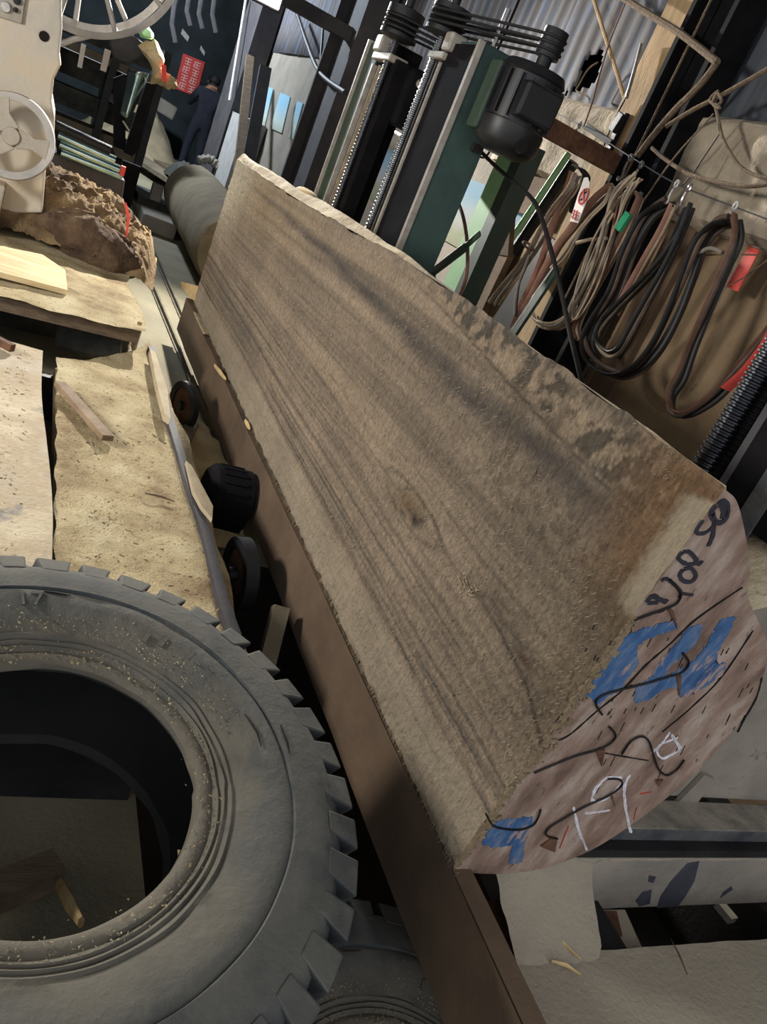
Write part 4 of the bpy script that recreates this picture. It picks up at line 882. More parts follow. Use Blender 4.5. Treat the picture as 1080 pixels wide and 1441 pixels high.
# sawdust crust on the right flank of the column
def crust(u, v):
    z = -1.0 + 1.25 * v; b = np.interp(z, [-1.0, -.6, -.4, -.2, .1, .25], [.06, .05, .03, -.01, -.03, -.03])
    f1 = float(fbm(np.array(u * 6), np.array(z * 9), 44)); w = math.sin(math.pi * u)
    return (b - .02 + .07 * (f1 - .2) * w * (1.1 - v), 5.02 + .42 * (1 - u) - .03 * w * f1 * 2, z)
mb = MB(); mb.add(*rough_grid(crust, 26, 60)); mb.build('sawdust_crust', 'sawdust', saw, smooth=True)
mb = MB(); mb.lathe([(0, 0), (.024, 0), (.024, .004), (0, .004)], P(62, 51, y=4.998), (0, -1, 0), 18); mb.build('sight_hole', 'crack', saw)
pn_ = MB().prism([P(*q, y=4.99) for q in [(-30, -30), (38, -20), (30, 33), (-30, 14)]], (0, -.012, 0)).build('control_panel', 'machine_grey', saw)
for q, r in [((8, 10), .026), ((22, 14), .012), ((24, 1), .018)]:
    mb = MB(); mb.lathe([(0, 0), (r, 0), (r * .8, .02), (0, .022)], P(*q, y=4.978), (0, -1, 0), 16); mb.build('knob', 'hook_white' if r > .02 else 'dark_steel', pn_, smooth=True)
hw = P(16, 192, y=4.82); axh = Vector((-.05, -1, .12)).normalized()
hwp = MB(); hwp.lathe([(.165, -.014), (.20, -.02), (.205, 0), (.20, .02), (.165, .014)], hw, axh, 44); hwo = hwp.build('hand_wheel', 'wheel_grey', saw, smooth=True)
mb = MB(); mb.lathe([(0, -.03), (.04, -.03), (.05, .0), (.04, .03), (0, .03)], hw, axh, 20, closed=False); mb.build('hub', 'machine_grey', hwo, smooth=True)
ua = axh.cross(Vector((0, 0, 1))).normalized(); ub = axh.cross(ua)
for k in range(3):
    w = 2 * math.pi * k / 3 + 1.05; d = ua * math.cos(w) + ub * math.sin(w); s_ = ua * -math.sin(w) + ub * math.cos(w)
    MB().prism([hw + d * .03 + s_ * .05, hw + d * .10 + s_ * .026, hw + d * .175 + s_ * .05, hw + d * .175 - s_ * .05, hw + d * .10 - s_ * .026, hw + d * .03 - s_ * .05], axh * .018).build('spoke', 'machine_grey', hwo, bevel=.004)
MB().cyl(hw, hw + Vector((.0, .25, -.02)), .022).build('wheel_shaft', 'dark_steel', saw)
MB().box((-.5, 4.86, zl), (-.08, 5.4, -.82)).build('base_block', 'machine_grey', saw, bevel=.01)
WC = Vector((.033, 6.5, .593)); RB = .6
for k, (y0, r_) in enumerate([(6.5, .6), (6.72, .56)]):
    mb = MB(); c = Vector((WC.x, y0, WC.z)); mb.lathe([(r_ - .030, -.04), (r_ + .012, -.05), (r_ + .015, .05), (r_ - .030, .04)], c, (0, 1, 0), 64); rim = mb.build('band_wheel', 'wheel_grey', saw, smooth=True)
    mb = MB(); mb.lathe([(0, -.08), (.10, -.08), (.12, .08), (0, .08)], c, (0, 1, 0), 24, closed=False); mb.build('hub', 'wheel_grey', rim, smooth=True)
    for q in range(10):
        w = 2 * math.pi * (q + .35 + k * .3) / 10; d = Vector((math.cos(w), 0, math.sin(w))); MB().cyl(c + d * .1, c + d * (r_ - .03), .017, 10).build('spoke', 'wheel_grey', rim, smooth=True)
MB().bar(P(118, 62, y=6.6), P(112, 95, y=6.6), .03, .03).build('guard_rod', 'wheel_grey', saw); MB().bar(P(152, 70, y=6.6), P(145, 100, y=6.6), .04, .03).build('guard_rod', 'wheel_grey', saw)
MB().tube([P(86, 62, y=6.7), P(105, 55, y=6.7), P(135, 48, y=6.7)], .02).build('guard_rod', 'wheel_grey', saw, smooth=True)
# blade guide: dark posts, shiny guard, clotted sawdust
bg = thing('blade_guide', (.75, 7.0, -1.0), 'dark blade guide with shiny guard and clotted sawdust on top', 'saw guide')
MB().prism([P(*q, y=7.05) for q in [(160, 110), (176, 104), (177, 200), (176, 212), (160, 206)]], (0, .06, 0)).build('guide_post', 'black_steel', bg)
MB().prism([P(*q, y=7.0) for q in [(206, 116), (222, 118), (206, 165), (196, 210), (186, 220), (174, 214)]], (0, .06, 0)).build('guide_post', 'black_steel', bg)
def grd(u, v):
    p = P(174 + 34 * u + (1 - v) * 22 - 22 * 0, 165 - 68 * (1 - v) if False else 98 + 66 * v + 8 * u, y=6.98)
    p = P(180 - 12 * v + (30 - 14 * v) * u, 96 + 64 * v + 8 * u, y=6.98)
    return p + Vector((0, -.10 * math.sin(math.pi * u), 0))
mb = MB(); mb.add(*rough_grid(grd, 14, 10)); o = mb.build('curved_guard', 'shiny', bg, smooth=True); o.modifiers.new('t', 'SOLIDIFY').thickness = .01
MB().box((.62, 7.02, FL), (.76, 7.10, -.70)).build('guide_stand', 'black_steel', bg)
MB().prism([P(*q, y=6.95) for q in [(150, 52), (180, 44), (205, 62), (206, 80), (180, 92), (160, 84)]], (0, .10, 0)).build('guide_arm', 'dark_steel', bg, bevel=.02)
def clot(pts, y, name, material, seed, d=.10):
    c = [P(*q, y=y) for q in pts]; cc = sum(c, Vector()) / len(c); vs = [cc + Vector((0, -d, 0))]; fs = []; L2 = spline(c + [c[0]], 3)[:-1]; k = len(L2)
    for r_, dy in ((.6, -.8), (1.0, 0), (.8, .6)):
        for i, p in enumerate(L2):
            f1 = 1 + .22 * (float(vnoise(np.array(i * 1.7), np.array(r_ * 9), seed)) - .5); vs.append(cc + (p - cc) * r_ * f1 + Vector((0, dy * d, 0)))
    vs.append(cc + Vector((0, d, 0)))
    for i in range(k): fs.append((0, 1 + i, 1 + (i + 1) % k))
    for b in range(2):
        for i in range(k): fs.append((1 + b * k + i, 1 + b * k + (i + 1) % k, 1 + (b + 1) * k + (i + 1) % k, 1 + (b + 1) * k + i))
    for i in range(k): fs.append((1 + 2 * k + i, 1 + 2 * k + (i + 1) % k, 3 * k + 1))
    mb = MB(); mb.add(vs, fs); return mb.build(name, material, bg, smooth=True)
clot([(192, 62), (212, 54), (226, 68), (232, 84), (226, 98), (236, 106), (249, 112), (248, 124), (238, 126), (226, 120), (213, 116), (214, 96), (204, 78)], 6.93, 'sawdust_clot', 'sawdust', 5)
clot([(194, 42), (206, 36), (216, 46), (214, 56), (198, 52)], 6.95, 'green_cap', 'green_light', 9, .07)
MB().prism([P(*q, y=6.80) for q in [(228, 90), (234, 92), (235, 116), (228, 114)]], (0, .02, 0)).build('red_flag', 'tag_red', bg)
MB().bar(P(173, 170, y=6.9), P(182, 184, y=6.9), .012, .012).build('spray_nozzle', 'edge_steel', bg)
# roller bed
rb = thing('roller_bed', (.35, 6.3, FL), 'small bed of shiny steel rollers below the blade guide', 'rollers')
for a, b in [((78, 176), (156, 212)), ((82, 190), (162, 226)), ((84, 203), (168, 239)), ((86, 215), (172, 248))]:
    MB().cyl(P(*a, y=6.25), P(*b, y=6.25), .03, 14).build('roller', 'shiny' if a[0] != 78 else 'dark_steel', rb, smooth=True)
MB().prism([P(*q, y=6.30) for q in [(72, 214), (176, 254), (172, 282), (74, 240)]], (0, .4, 0)).build('bed_frame', 'column_grey', rb, bevel=.01)
MB().prism([P(*q, y=6.36) for q in [(76, 168), (158, 206), (174, 250), (80, 216)]], (0, .05, 0)).build('bed_plate', 'black_steel', rb)
MB().box(P(168, 246, y=6.2), P(168, 246, y=6.2) + Vector((.03, .05, .06))).build('red_stop', 'tag_red', rb)
MB().box((.25, 6.35, FL), (.6, 6.7, -.98)).build('bed_leg', 'bench_dark', rb)

# ================================================================== BACKGROUND HALL
# dark racks of lumber behind the saw
rk = thing('lumber_rack', (.6, 11, FL), 'dark lumber rack behind the band saw wheel', 'rack')
for y0, z0, z1, x0, x1, mtl in [(10.6, -.05, .12, -.6, 1.05, 'bench_dark'), (10.5, -.18, -.10, -.6, 1.15, 'bench_wood'), (11.0, -.45, -.2, -.6, 1.0, 'bench_dark'), (10.7, -.75, -.55, -.6, 1.1, 'bench_dark'), (10.6, -1.05, -.86, -.6, 1.15, 'bench_wood'), (10.9, -1.4, -1.1, -.6, 1.1, 'bench_dark')]:
    MB().box((x0, y0, z0), (x1, y0 + .5, z1)).build('stacked_board', mtl, rk)
for x in (-.1, .55, 1.05): MB().box((x, 10.45, FL), (x + .08, 11.5, .2)).build('rack_post', 'dark_steel', rk)
MB().box((-2.5, 10.9, -1.4), (-.7, 11.6, -.3)).build('machine_cabinet', 'bench_dark', label='dark machine cabinet left of the lumber rack', cat='cabinet', bevel=.02)
for i, (x, h) in enumerate([(.15, .24), (.42, .18), (.75, .28)]):
    mb = MB(); mb.lathe([(0, 0), (.09, 0), (.11, h * .6), (.05, h), (0, h)], (x, 10.35, -.55 + .0 * i), (0, 0, 1), 12, closed=False)
# walkway planks
for i, (a, b, c, d, mtl, lab) in enumerate([((178, 202), (268, 262), (262, 268), (176, 212), 'bench_wood', 'near plank of the walkway in front of the worker'), ((195, 202), (285, 262), (278, 264), (190, 206), 'timber', 'far plank of the walkway in front of the worker')]):
    MB().prism([P(*q, z=-1.28) for q in (a, b, c, d)], (0, 0, -.06)).build('walkway_plank', mtl, label=lab, cat='plank', group='walkway planks')
MB().box((1.2, 10.6, FL), (2.0, 11.5, -1.36)).build('pit_box', 'bench_dark', label='dark box in place of the dark pit before the walkway planks', cat='trestle')  # low dark box added to stand in for a dark pit
MB().tube([P(262, 264, z=-1.36), P(304, 318, z=-1.36)], .025).build('floor_rod', 'bench_wood', label='thin rod on floor running toward the log far end', cat='rod')
MB().box(P(197, 322, z=FL), P(197, 322, z=FL) + Vector((.35, .5, .16))).build('concrete_block', 'wall_grey', label='low grey concrete block at the end of rails', cat='block', bevel=.02)
MB().box(P(205, 300, z=FL) + Vector((0, 0, .16)), P(205, 300, z=FL) + Vector((.12, .15, .34))).build('concrete_stub', 'wall_grey', label='small grey stub standing on the concrete block', cat='block', bevel=.01)
# dusty log lying on the floor
mb = MB(); vs = []
for k in range(25):
    y = 7.05 + 3.3 * k / 24; rr = .34 * (1 - .03 * k / 24) * (1 if 0 < k < 24 else .93)
    for q in range(24):
        w = 2 * math.pi * q / 24; f1 = 1 + .10 * (float(fbm(np.array(q * .5), np.array(y * 1.2), 17)) - .5); vs.append((1.66 + .02 * (y - 7) + rr * f1 * math.cos(w), y, -1.10 + rr * f1 * math.sin(w)))
mb.add(vs, [(k * 24 + q, k * 24 + (q + 1) % 24, (k + 1) * 24 + (q + 1) % 24, (k + 1) * 24 + q) for k in range(24) for q in range(24)] + [tuple(range(24)), tuple(24 * 24 + q for q in range(24))])
mb.build('floor_log', 'far_log', smooth=True, label='dusty grey log lying on floor past the big log', cat='log')
mb = MB(); q = P(262, 405, x=1.02); 
mb.prism([P(*a, x=1.0) for a in [(254, 396), (277, 402), (275, 424), (266, 418), (256, 405)]], (.06, 0, 0)); mb.build('bark_chunk', 'chip', label='pale chunk of bark jutting left of log far end', cat='bark')
MB().prism([P(*a, x=1.0) for a in [(272, 438), (281, 455), (289, 470), (283, 470), (275, 460)]], (.03, 0, 0)).build('bark_chunk', 'bark', label='small bark flake under log far bottom corner', cat='bark')
# rubble heaps far right of the worker
mb = MB()
def rub(u, v):
    x = 1.75 + .5 * u; y = 11.6 + 2.4 * v; k = math.sin(math.pi * v) * math.sin(math.pi * min(1, .1 + .9 * u))
    return (x, y, FL + .6 * k * (.4 + float(fbm(np.array(x * 4), np.array(y * 3), 31))))
mb.add(*rough_grid(rub, 26, 26)); mb.build('scrap_heap', 'bench_dark', smooth=True, label='dark heap of scrap by the far column', cat='scrap', kind='stuff')
for i, (u, v, lab) in enumerate([(300, 232, 'pale knotted rag on the scrap heap'), ]):
    c = P(u, v, y=12.4); mb = MB(); mb.tube(spline([c + Vector((-.2, 0, -.02)), c + Vector((-.05, .05, .05)), c + Vector((.1, 0, 0)), c + Vector((.25, 0, .06))]), [.05, .07] * 9 + [.05], 7); mb.build('rag', 'wall_grey', smooth=True, label=lab, cat='rag')
def gr2(u, v): x = .6 + 1.75 * u; y = 14.6 + 3.9 * v; return (x, y, FL + .80 * math.sin(math.pi * u) * math.sin(math.pi * v) * (.5 + float(fbm(np.array(x * 3), np.array(y * 2), 35))))
mb = MB(); mb.add(*rough_grid(gr2, 26, 30)); mb.build('sawdust_bank', 'far_log', smooth=True, label='broad bank of grey sawdust left of the worker', cat='sawdust', kind='stuff')
MB().bar(P(205, 135, y=17.5), P(245, 160, y=17.5), .5, .25).build('stone_slab', 'wall_grey', label='pale slab lying left of the worker', cat='slab', bevel=.04)
# red sign with white writing
sg_ = thing('red_sign', P(268, 112, y=18.765), 'red wall sign with two columns of white writing', 'sign')
A = P(258, 75, y=18.765); Bv = P(286, 82, y=18.765) - A; Cv = P(249, 113, y=18.765) - A
Bv = Vector((.44, 0, .02)); Cv = Vector((.02, 0, -.66))
MB().prism([A, A + Bv, A + Bv + Cv, A + Cv], (0, .03, 0)).build('sign_board', 'sign_red', sg_)
random.seed(4)
for cidx in range(2):
    for k in range(4):
        o_ = A + Bv * (.14 + .42 * cidx) + Cv * (.07 + .23 * k) + Vector((0, -.006, 0)); ux = Bv * .30; uz = Cv * .18; mb = MB()
        for a, b in [((0, .1), (1, .1)), ((.5, 0), (.5, 1)), ((.05, .55), (.95, .5)), ((.1, .95), (.9, .95)), ((.15, .2), (.0, .9))][:4 + (k + cidx) % 2]:
            mb.bar(o_ + ux * a[0] + uz * a[1], o_ + ux * b[0] + uz * b[1], .012, .016, up=(0, 1, 0))
        mb.build('white_character', 'sign_white', sg_)
# a worker in dark clothes seen from behind
def person():
    base = P(262, 246, z=FL); s = 1.0; fx = base.x; fy = base.y
    t = thing('person', (fx, fy, FL), 'person in dark navy clothes standing far back with raised forearms', 'person')
    J = {'pel': (0, 0, .93), 'sp': (0, .0, 1.12), 'ch': (0, -.01, 1.34), 'nk': (0, .0, 1.50), 'hd': (.01, .04, 1.60), 'ht': (.01, .05, 1.70),
         'hl': (-.10, 0, .88), 'kl': (-.13, .03, .48), 'al': (-.15, -.02, .09), 'tl': (-.17, .14, .035), 'hr': (.10, 0, .88), 'kr': (.12, .04, .48), 'ar': (.13, 0, .09), 'tr': (.16, .16, .035),
         'sl': (-.19, 0, 1.42), 'el': (-.30, .02, 1.15), 'wl': (-.20, .26, 1.22), 'fl': (-.14, .34, 1.27), 'sr': (.19, 0, 1.42), 'er': (.33, .05, 1.16), 'wr': (.28, .30, 1.30), 'fr': (.24, .38, 1.36)}
    E_ = [('pel', 'sp'), ('sp', 'ch'), ('ch', 'nk'), ('nk', 'hd'), ('hd', 'ht'), ('pel', 'hl'), ('hl', 'kl'), ('kl', 'al'), ('al', 'tl'), ('pel', 'hr'), ('hr', 'kr'), ('kr', 'ar'), ('ar', 'tr'), ('ch', 'sl'), ('sl', 'el'), ('el', 'wl'), ('wl', 'fl'), ('ch', 'sr'), ('sr', 'er'), ('er', 'wr'), ('wr', 'fr')]
    Rr = {'pel': (.16, .12), 'sp': (.15, .11), 'ch': (.18, .12), 'nk': (.06, .06), 'hd': (.085, .10), 'ht': (.07, .08), 'hl': (.10, .10), 'kl': (.07, .075), 'al': (.05, .055), 'tl': (.045, .04), 'hr': (.10, .10), 'kr': (.07, .075), 'ar': (.05, .055), 'tr': (.045, .04), 'sl': (.075, .08), 'el': (.055, .055), 'wl': (.035, .04), 'fl': (.03, .045), 'sr': (.075, .08), 'er': (.055, .055), 'wr': (.035, .04), 'fr': (.03, .045)}
    K = list(J); me = bpy.data.meshes.new('body'); me.from_pydata([J[k] for k in K], [(K.index(a), K.index(b)) for a, b in E_], [])
    ob = bpy.data.objects.new('tmp_body', me); COL.objects.link(ob); ob.modifiers.new('skin', 'SKIN'); ob.modifiers.new('sub', 'SUBSURF').levels = 2
    for i, k in enumerate(K): me.skin_vertices[0].data[i].radius = Rr[k]; me.skin_vertices[0].data[i].use_root = (k == 'pel')
    bpy.context.view_layer.update()
    m2 = bpy.data.meshes.new_from_object(ob.evaluated_get(bpy.context.evaluated_depsgraph_get())); bpy.data.objects.remove(ob)
    m2.materials.clear()
    for x in ('navy', 'skin', 'hair'): m2.materials.append(MATS[x])
    for p in m2.polygons:
        c = p.center; p.use_smooth = True; p.material_index = 0
        if c.z > 1.50 and abs(c.x) < .15: p.material_index = 1 if c.y > .03 or c.z < 1.56 else 2
        if c.z > 1.64: p.material_index = 2
        if c.y > .29 and c.z > 1.1: p.material_index = 1
        if c.z < .07: p.material_index = 2
    b = bpy.data.objects.new('body', m2); COL.objects.link(b); b.parent = t
    mb = MB(); mb.lathe([(0, .115), (.06, .10), (.10, .05), (.112, 0), (.10, -.03), (0, -.03)], Vector((fx + .01, fy + .03, FL + 1.65)), (0, .05, 1), 18, closed=False); mb.build('hair', 'hair', t, smooth=True)
    for s_ in (-1, 1):
        mb = MB(); mb.lathe([(0, -.008), (.02, -.006), (.024, 0), (.02, .006), (0, .008)], (fx + .01 + s_ * .095, fy + .05, FL + 1.61), (1, 0, 0), 10, closed=False); mb.build('ear', 'skin', t, smooth=True)
    mb = MB(); mb.tube([(fx + .01, fy + .135, FL + 1.63), (fx + .01, fy + .165, FL + 1.60), (fx + .01, fy + .14, FL + 1.585)], [.01, .014, .01], 6); mb.build('nose', 'skin', t)
person()
# strips and pipes hanging from the far roof
for i, (u, v0, v1) in enumerate([(302, -5, 46), (283, 0, 40), (266, -5, 36), (245, 8, 60), (226, -5, 22)]):
    MB().tube([Vector((P(u, v0, y=15).x, 15, 2.6)), P(u, v0, y=15), P(u - 3, (v0 + v1) / 2, y=15), P(u + 2, v1, y=15)], .035, 6, flat=.3).build('hanging_strip', 'column_grey', label=['rightmost', 'second from right', 'middle', 'second from left', 'leftmost'][i] + ' dull strip hanging from the far roof', cat='strip', group='hanging strips')
for i, (u, v, s_, lab) in enumerate([(257, 40, .10, 'small bright pane high on the far back wall'), (291, 120, .12, 'bright white tool on wall right of red sign'), (283, 64, .07, 'tiny bright spot above the red sign')]):
    c = P(u, v, y=18.77); MB().prism([c, c + Vector((s_ * 1.6, 0, -.08)), c + Vector((s_ * 1.6, 0, -.08 - s_)), c + Vector((0, 0, -s_))], (0, .02, 0)).build('bright_plate', 'hook_white', label=lab, cat='plate')
MB().bar(Vector((P(286, 200, y=17).x, 17, FL)), P(300, 105, y=16.8), .07, .03).build('leaning_stick', 'hook_white', label='pale stick leaning beside the worker', cat='stick')
# floodlight itself
fl_ = thing('floodlight', (LAMP[0], LAMP[1] + .1, LAMP[2]), 'floodlight hanging from the roof past the log', 'lamp')
MB().box((LAMP[0] - .16, LAMP[1] + .10, LAMP[2] - .15), (LAMP[0] + .16, LAMP[1] + .18, LAMP[2] + .07)).build('housing', 'dark_steel', fl_, bevel=.01)
MB().box((LAMP[0] - .14, LAMP[1] + .085, LAMP[2] - .13), (LAMP[0] + .14, LAMP[1] + .099, LAMP[2] + .05)).build('glass', 'lamp_glass', fl_)
MB().cyl((LAMP[0], LAMP[1] + .14, LAMP[2] + .07), (LAMP[0], LAMP[1] + .14, 2.6), .015).build('hanger', 'dark_steel', fl_)

# ================================================================== BEHIND THE LOG, IN FRONT OF THE WALL
t = thing('green_post', (2.05, 3.85, FL), 'light green steel angle post between green screw post and wall', 'post')
MB().box((2.0, 3.79, FL), (2.012, 3.94, .37)).build('lit_flange', 'green_light', t); MB().box((2.0, 3.70, FL), (2.10, 3.79, .37)).build('shaded_flange', 'green_dark', t)  # lit and shaded sides painted in as pale and dark green
t = thing('lever', P(603, 390, x=1.8), 'dark green hand lever beside the light green post', 'lever')
MB().bar(P(603, 388, x=1.8), P(655, 348, x=1.82), .02, .04).build('lever_arm', 'green_dark', t, bevel=.004); MB().bar(P(650, 352, x=1.82), P(676, 328, x=1.83), .012, .028).build('lever_grip', 'green_dark', t, bevel=.003)
MB().tube([P(604, 384, x=1.795), P(654, 343, x=1.815)], .004, 5).build('lever_edge', 'edge_steel', t)
mb = MB(); mb.lathe([(0, -.03), (.03, -.03), (.038, 0), (.03, .03), (0, .03)], P(604, 389, x=1.8), (1, -.3, .3), 16, closed=False); mb.build('pivot', 'iron_black', t, smooth=True)
t = thing('green_bar', P(716, 482, x=1.95), 'dark green flat bar leaning behind the log beside cables', 'bar')
MB().bar(P(712, 486, x=1.95), P(786, 374, x=2.0), .015, .05).build('bar', 'green_dark', t); MB().tube([P(712, 478, x=1.94), P(745, 430, x=1.95), P(750, 418, x=1.95), P(782, 372, x=1.99)], .004, 5).build('bare_edge', 'hook_white', t)
MB().bar(P(766, 176, x=1.95), P(866, 232, x=2.4), .05, .085).build('bracket_beam', 'rust', label='dark rusty beam running from motor to the wooden post', cat='beam', bevel=.004)
MB().tube([P(801, 216, x=2.3), P(714, 346, x=2.3)], .017).build('green_pole', 'green_light', smooth=True, label='thin pale green pole leaning against the wall', cat='pole')
MB().tube([P(808, 228, x=2.35), P(724, 356, x=2.35)], .03).build('dark_pole', 'dark_steel', smooth=True, label='dark pole leaning just behind the pale green pole', cat='pole')
MB().prism([P(*q, x=2.2) for q in [(706, 252), (722, 252), (720, 300), (715, 360), (699, 358), (708, 300)]], (.03, 0, 0)).build('hanging_board', 'recess_brown', label='dark brown board hanging behind the light green post', cat='board')
MB().prism([P(*q, x=2.45) for q in [(770, 330), (800, 352), (756, 462), (722, 500), (680, 470)]], (.04, 0, 0)).build('void_panel', 'iron_black', label='black panel in place of the dark void behind the tan cable bundle', cat='panel')  # flat black panel added where there is only a dark void
MB().prism([P(*q, x=2.5) for q in [(690, 330), (722, 346), (672, 450), (634, 436)]], (.04, 0, 0)).build('shadow_board', 'recess_brown', label='brown board in place of a shadow low on wall past light green post', cat='board')  # dark brown board added where a shadow falls on the wall
MB().tube(spline([P(*q, x=1.9) for q in [(670, 206), (700, 236), (745, 275), (762, 305), (778, 360), (790, 410), (803, 470), (815, 520), (824, 560)]]), .0095, 10).build('power_cable', 'cable_black', smooth=True, label='thick black power cable arching from motor down behind log', cat='cable')
MB().tube(spline([P(*q, x=1.92) for q in [(664, 212), (680, 222), (690, 212), (688, 203)]]), .005, 6).build('cable_tail', 'cable_black', smooth=True, label='short black cable tail at the green post', cat='cable')
MB().tube(spline([P(*q, x=1.85) for q in [(641, 275), (652, 305), (658, 345), (657, 385), (650, 410), (642, 430)]]), .009, 8).build('brown_hose', 'strap_brown', smooth=True, label='thin brown hose curving past the light green post', cat='hose')
MB().tube(spline([P(*q, x=1.9) for q in [(522, 196), (540, 188), (556, 187), (567, 193)]]), .014, 8).build('white_pipe', 'hook_white', smooth=True, label='curved white pipe between the two screw posts', cat='pipe')
MB().tube([P(*q, x=1.9) for q in [(566, 192), (578, 204)]], .009, 8).build('pipe_nozzle', 'cable_grey', label='grey nozzle at end of the curved white pipe', cat='nozzle')
# --- festoon wire with hooks
wire = [(700, 120), (760, 148), (817, 176), (890, 222), (953, 259), (1037, 292), (1090, 312)]
MB().tube(spline([P(*q, x=2.28) for q in wire]), .0028, 6).build('festoon_wire', 'column_grey', smooth=True, label='thin steel wire stretched along the wall holding cable hooks', cat='wire')
HK = [(816, 176, 'hook_white', 'leftmost hook on the wire beside the wooden post'), (888, 222, 'hook_steel', 'flat grey hook on wire at the black column'), (903, 232, 'hook_steel', 'second grey hook on wire right of flat hook'), (953, 259, 'hook_white', 'bright hook on the wire above the dark cable loops'), (971, 264, 'hook_steel', 'dull hook just right of the bright middle hook'), (1036, 290, 'hook_white', 'rightmost white hook on the wire')]
for u, v, mtl, lab in HK:
    c = P(u, v, x=2.28); t = thing('wire_hook', c, lab, 'hook', 'hooks on the festoon wire')
    mb = MB(); mb.tube([c + Vector((0, .009 * math.cos(w), .013 * math.sin(w) - .0)) for w in np.linspace(0, 2 * math.pi, 15)[:-1]], .0055, 6, closed=True); mb.build('ring', mtl, t, smooth=True)
    mb = MB(); mb.tube(spline([c + Vector((-.004, 0, -.02)), c + Vector((0, .006, -.05)), c + Vector((0, -.004, -.085)), c + Vector((0, .012, -.10)), c + Vector((0, .022, -.085))]), .006, 6); mb.build('hook', mtl, t, smooth=True)
# --- hanging cables; every bundle is a thing, its strands are parts
def bundle(name, pts, x, strands, label, spread=.02, conv=None, n=6):
    f = conv or (lambda a, b: (a, b)); base = [P(*f(*q), x=x) for q in pts]; low = min(base, key=lambda p: p.z)
    t = thing(name, low, label, 'cable', 'hanging festoon cables')
    for k, (r, mtl, fl) in enumerate(strands):
        o1, o2, o3 = random.uniform(-1, 1) * spread, random.uniform(-1, 1) * spread, random.uniform(-.6, .6) * spread
        path = [p + Vector((o3 + .01 * k, o1 * (.4 + .6 * math.sin(i * 1.3 + k)), o2 * (.3 + .7 * math.cos(i * .9 + k)))) for i, p in enumerate(base)]
        mb = MB(); mb.tube(spline(path, n), r, 8, flat=fl, up=(1, 0, 0) if fl != 1 else None); mb.build('strand', mtl, t, smooth=True)
    return t
c8 = lambda a, b: (800 + a / 3.604, 220 + b / 3.604)
c7 = lambda a, b: (700 + a / 4.005, 200 + b / 4.005)
random.seed(11)
t = bundle('cable_bundle', [(420, 170), (380, 260), (300, 360), (240, 460), (170, 590), (80, 720), (-10, 830), (-60, 900)], 2.22, [(.006, 'cable_tan', 1), (.006, 'cable_tan', 1), (.007, 'cable_grey', 1), (.006, 'cable_tan', 1), (.006, 'cable_grey', 1), (.005, 'cable_tan', 1), (.006, 'cable_tan', 1)], 'bundle of thin tan cables running down behind the log', .022, c7)
mb = MB(); c = P(*c7(175, 585), x=2.215); mb.tube([c + Vector((.03 * math.cos(w), .035 * math.sin(w), .012 * math.sin(w))) for w in np.linspace(0, 6.28, 13)[:-1]], .006, 6, closed=True); mb.build('tie', 'rope', t)
bundle('cable_bundle', [(185, 640), (150, 720), (120, 800), (108, 900), (104, 980)], 2.2, [(.006, 'cable_grey', 1), (.004, 'cable_black', 1)], 'loose grey cable end hanging before the black panel', .008, c7)
bundle('flat_strap', [(640, 235), (560, 300), (480, 390), (400, 500), (320, 610), (250, 740), (180, 880), (110, 1000)], 2.24, [(.022, 'cable_red', .3), (.006, 'cable_tan', 1), (.006, 'cable_tan', 1), (.007, 'cable_dark', 1)], 'faded pink flat strap slanting down to the log', .012, c7)
bundle('flat_strap', [(440, 130), (480, 155), (500, 215), (440, 300), (420, 400)], 2.3, [(.016, 'cable_black', .4), (.012, 'cable_black', .5)], 'black rubber strap looping over the leftmost hook', .012, c7)
bundle('flat_strap', [(420, 180), (380, 300), (310, 480), (240, 700), (150, 900), (90, 1050)], 2.27, [(.02, 'cable_red', .3), (.012, 'strap_brown', .4)], 'reddish flat strap hanging left of the warning card', .014, c7)
bundle('cable_bundle', [(770, 190), (690, 260), (640, 330), (600, 480), (560, 640), (500, 780), (440, 890), (380, 990), (300, 1035), (220, 1010), (190, 960)], 2.2, [(.006, 'cable_tan', 1), (.006, 'cable_grey', 1), (.006, 'cable_tan', 1), (.005, 'cable_red', 1), (.006, 'cable_tan', 1)], 'tan cables dropping from flat hook into low loop', .022, c7)
bundle('cable_bundle', [(690, 290), (740, 270), (790, 300), (770, 380), (720, 500), (640, 640), (560, 780), (480, 930), (440, 1040), (450, 1110)], 2.24, [(.020, 'strap_brown', .35), (.007, 'cable_tan', 1), (.007, 'cable_dark', 1), (.006, 'cable_tan', 1)], 'brown strap and tan cables left of the dark loop', .014, c7)
bundle('cable_bundle', [(760, 200), (700, 300), (660, 420), (600, 600), (540, 760), (470, 900), (410, 980), (420, 860), (470, 700), (540, 520), (620, 380)], 2.18, [(.0045, 'cable_tan', 1), (.0045, 'cable_grey', 1), (.0045, 'cable_tan', 1), (.004, 'cable_dark', 1)], 'slack thin cables hanging in front of brown strap', .026, c7)
bundle('cable_bundle', [(640, 240), (600, 330), (520, 420), (430, 540), (360, 640), (300, 700)], 2.19, [(.0045, 'cable_tan', 1), (.005, 'cable_tan', 1), (.0045, 'cable_grey', 1)], 'three thin tan cables below the white card', .02, c7)
bundle('cable_bundle', [(620, 540), (540, 545), (480, 560), (430, 575)], 2.22, [(.008, 'cable_tan', 1), (.005, 'rope', 1)], 'short tan cord tied across the cable bundles', .01, c7)
big = [(500, 225), (400, 300), (300, 480), (215, 690), (120, 840), (85, 940), (125, 1040), (225, 1098), (330, 1068), (430, 960), (520, 800), (600, 610), (660, 440), (740, 340), (815, 318)]
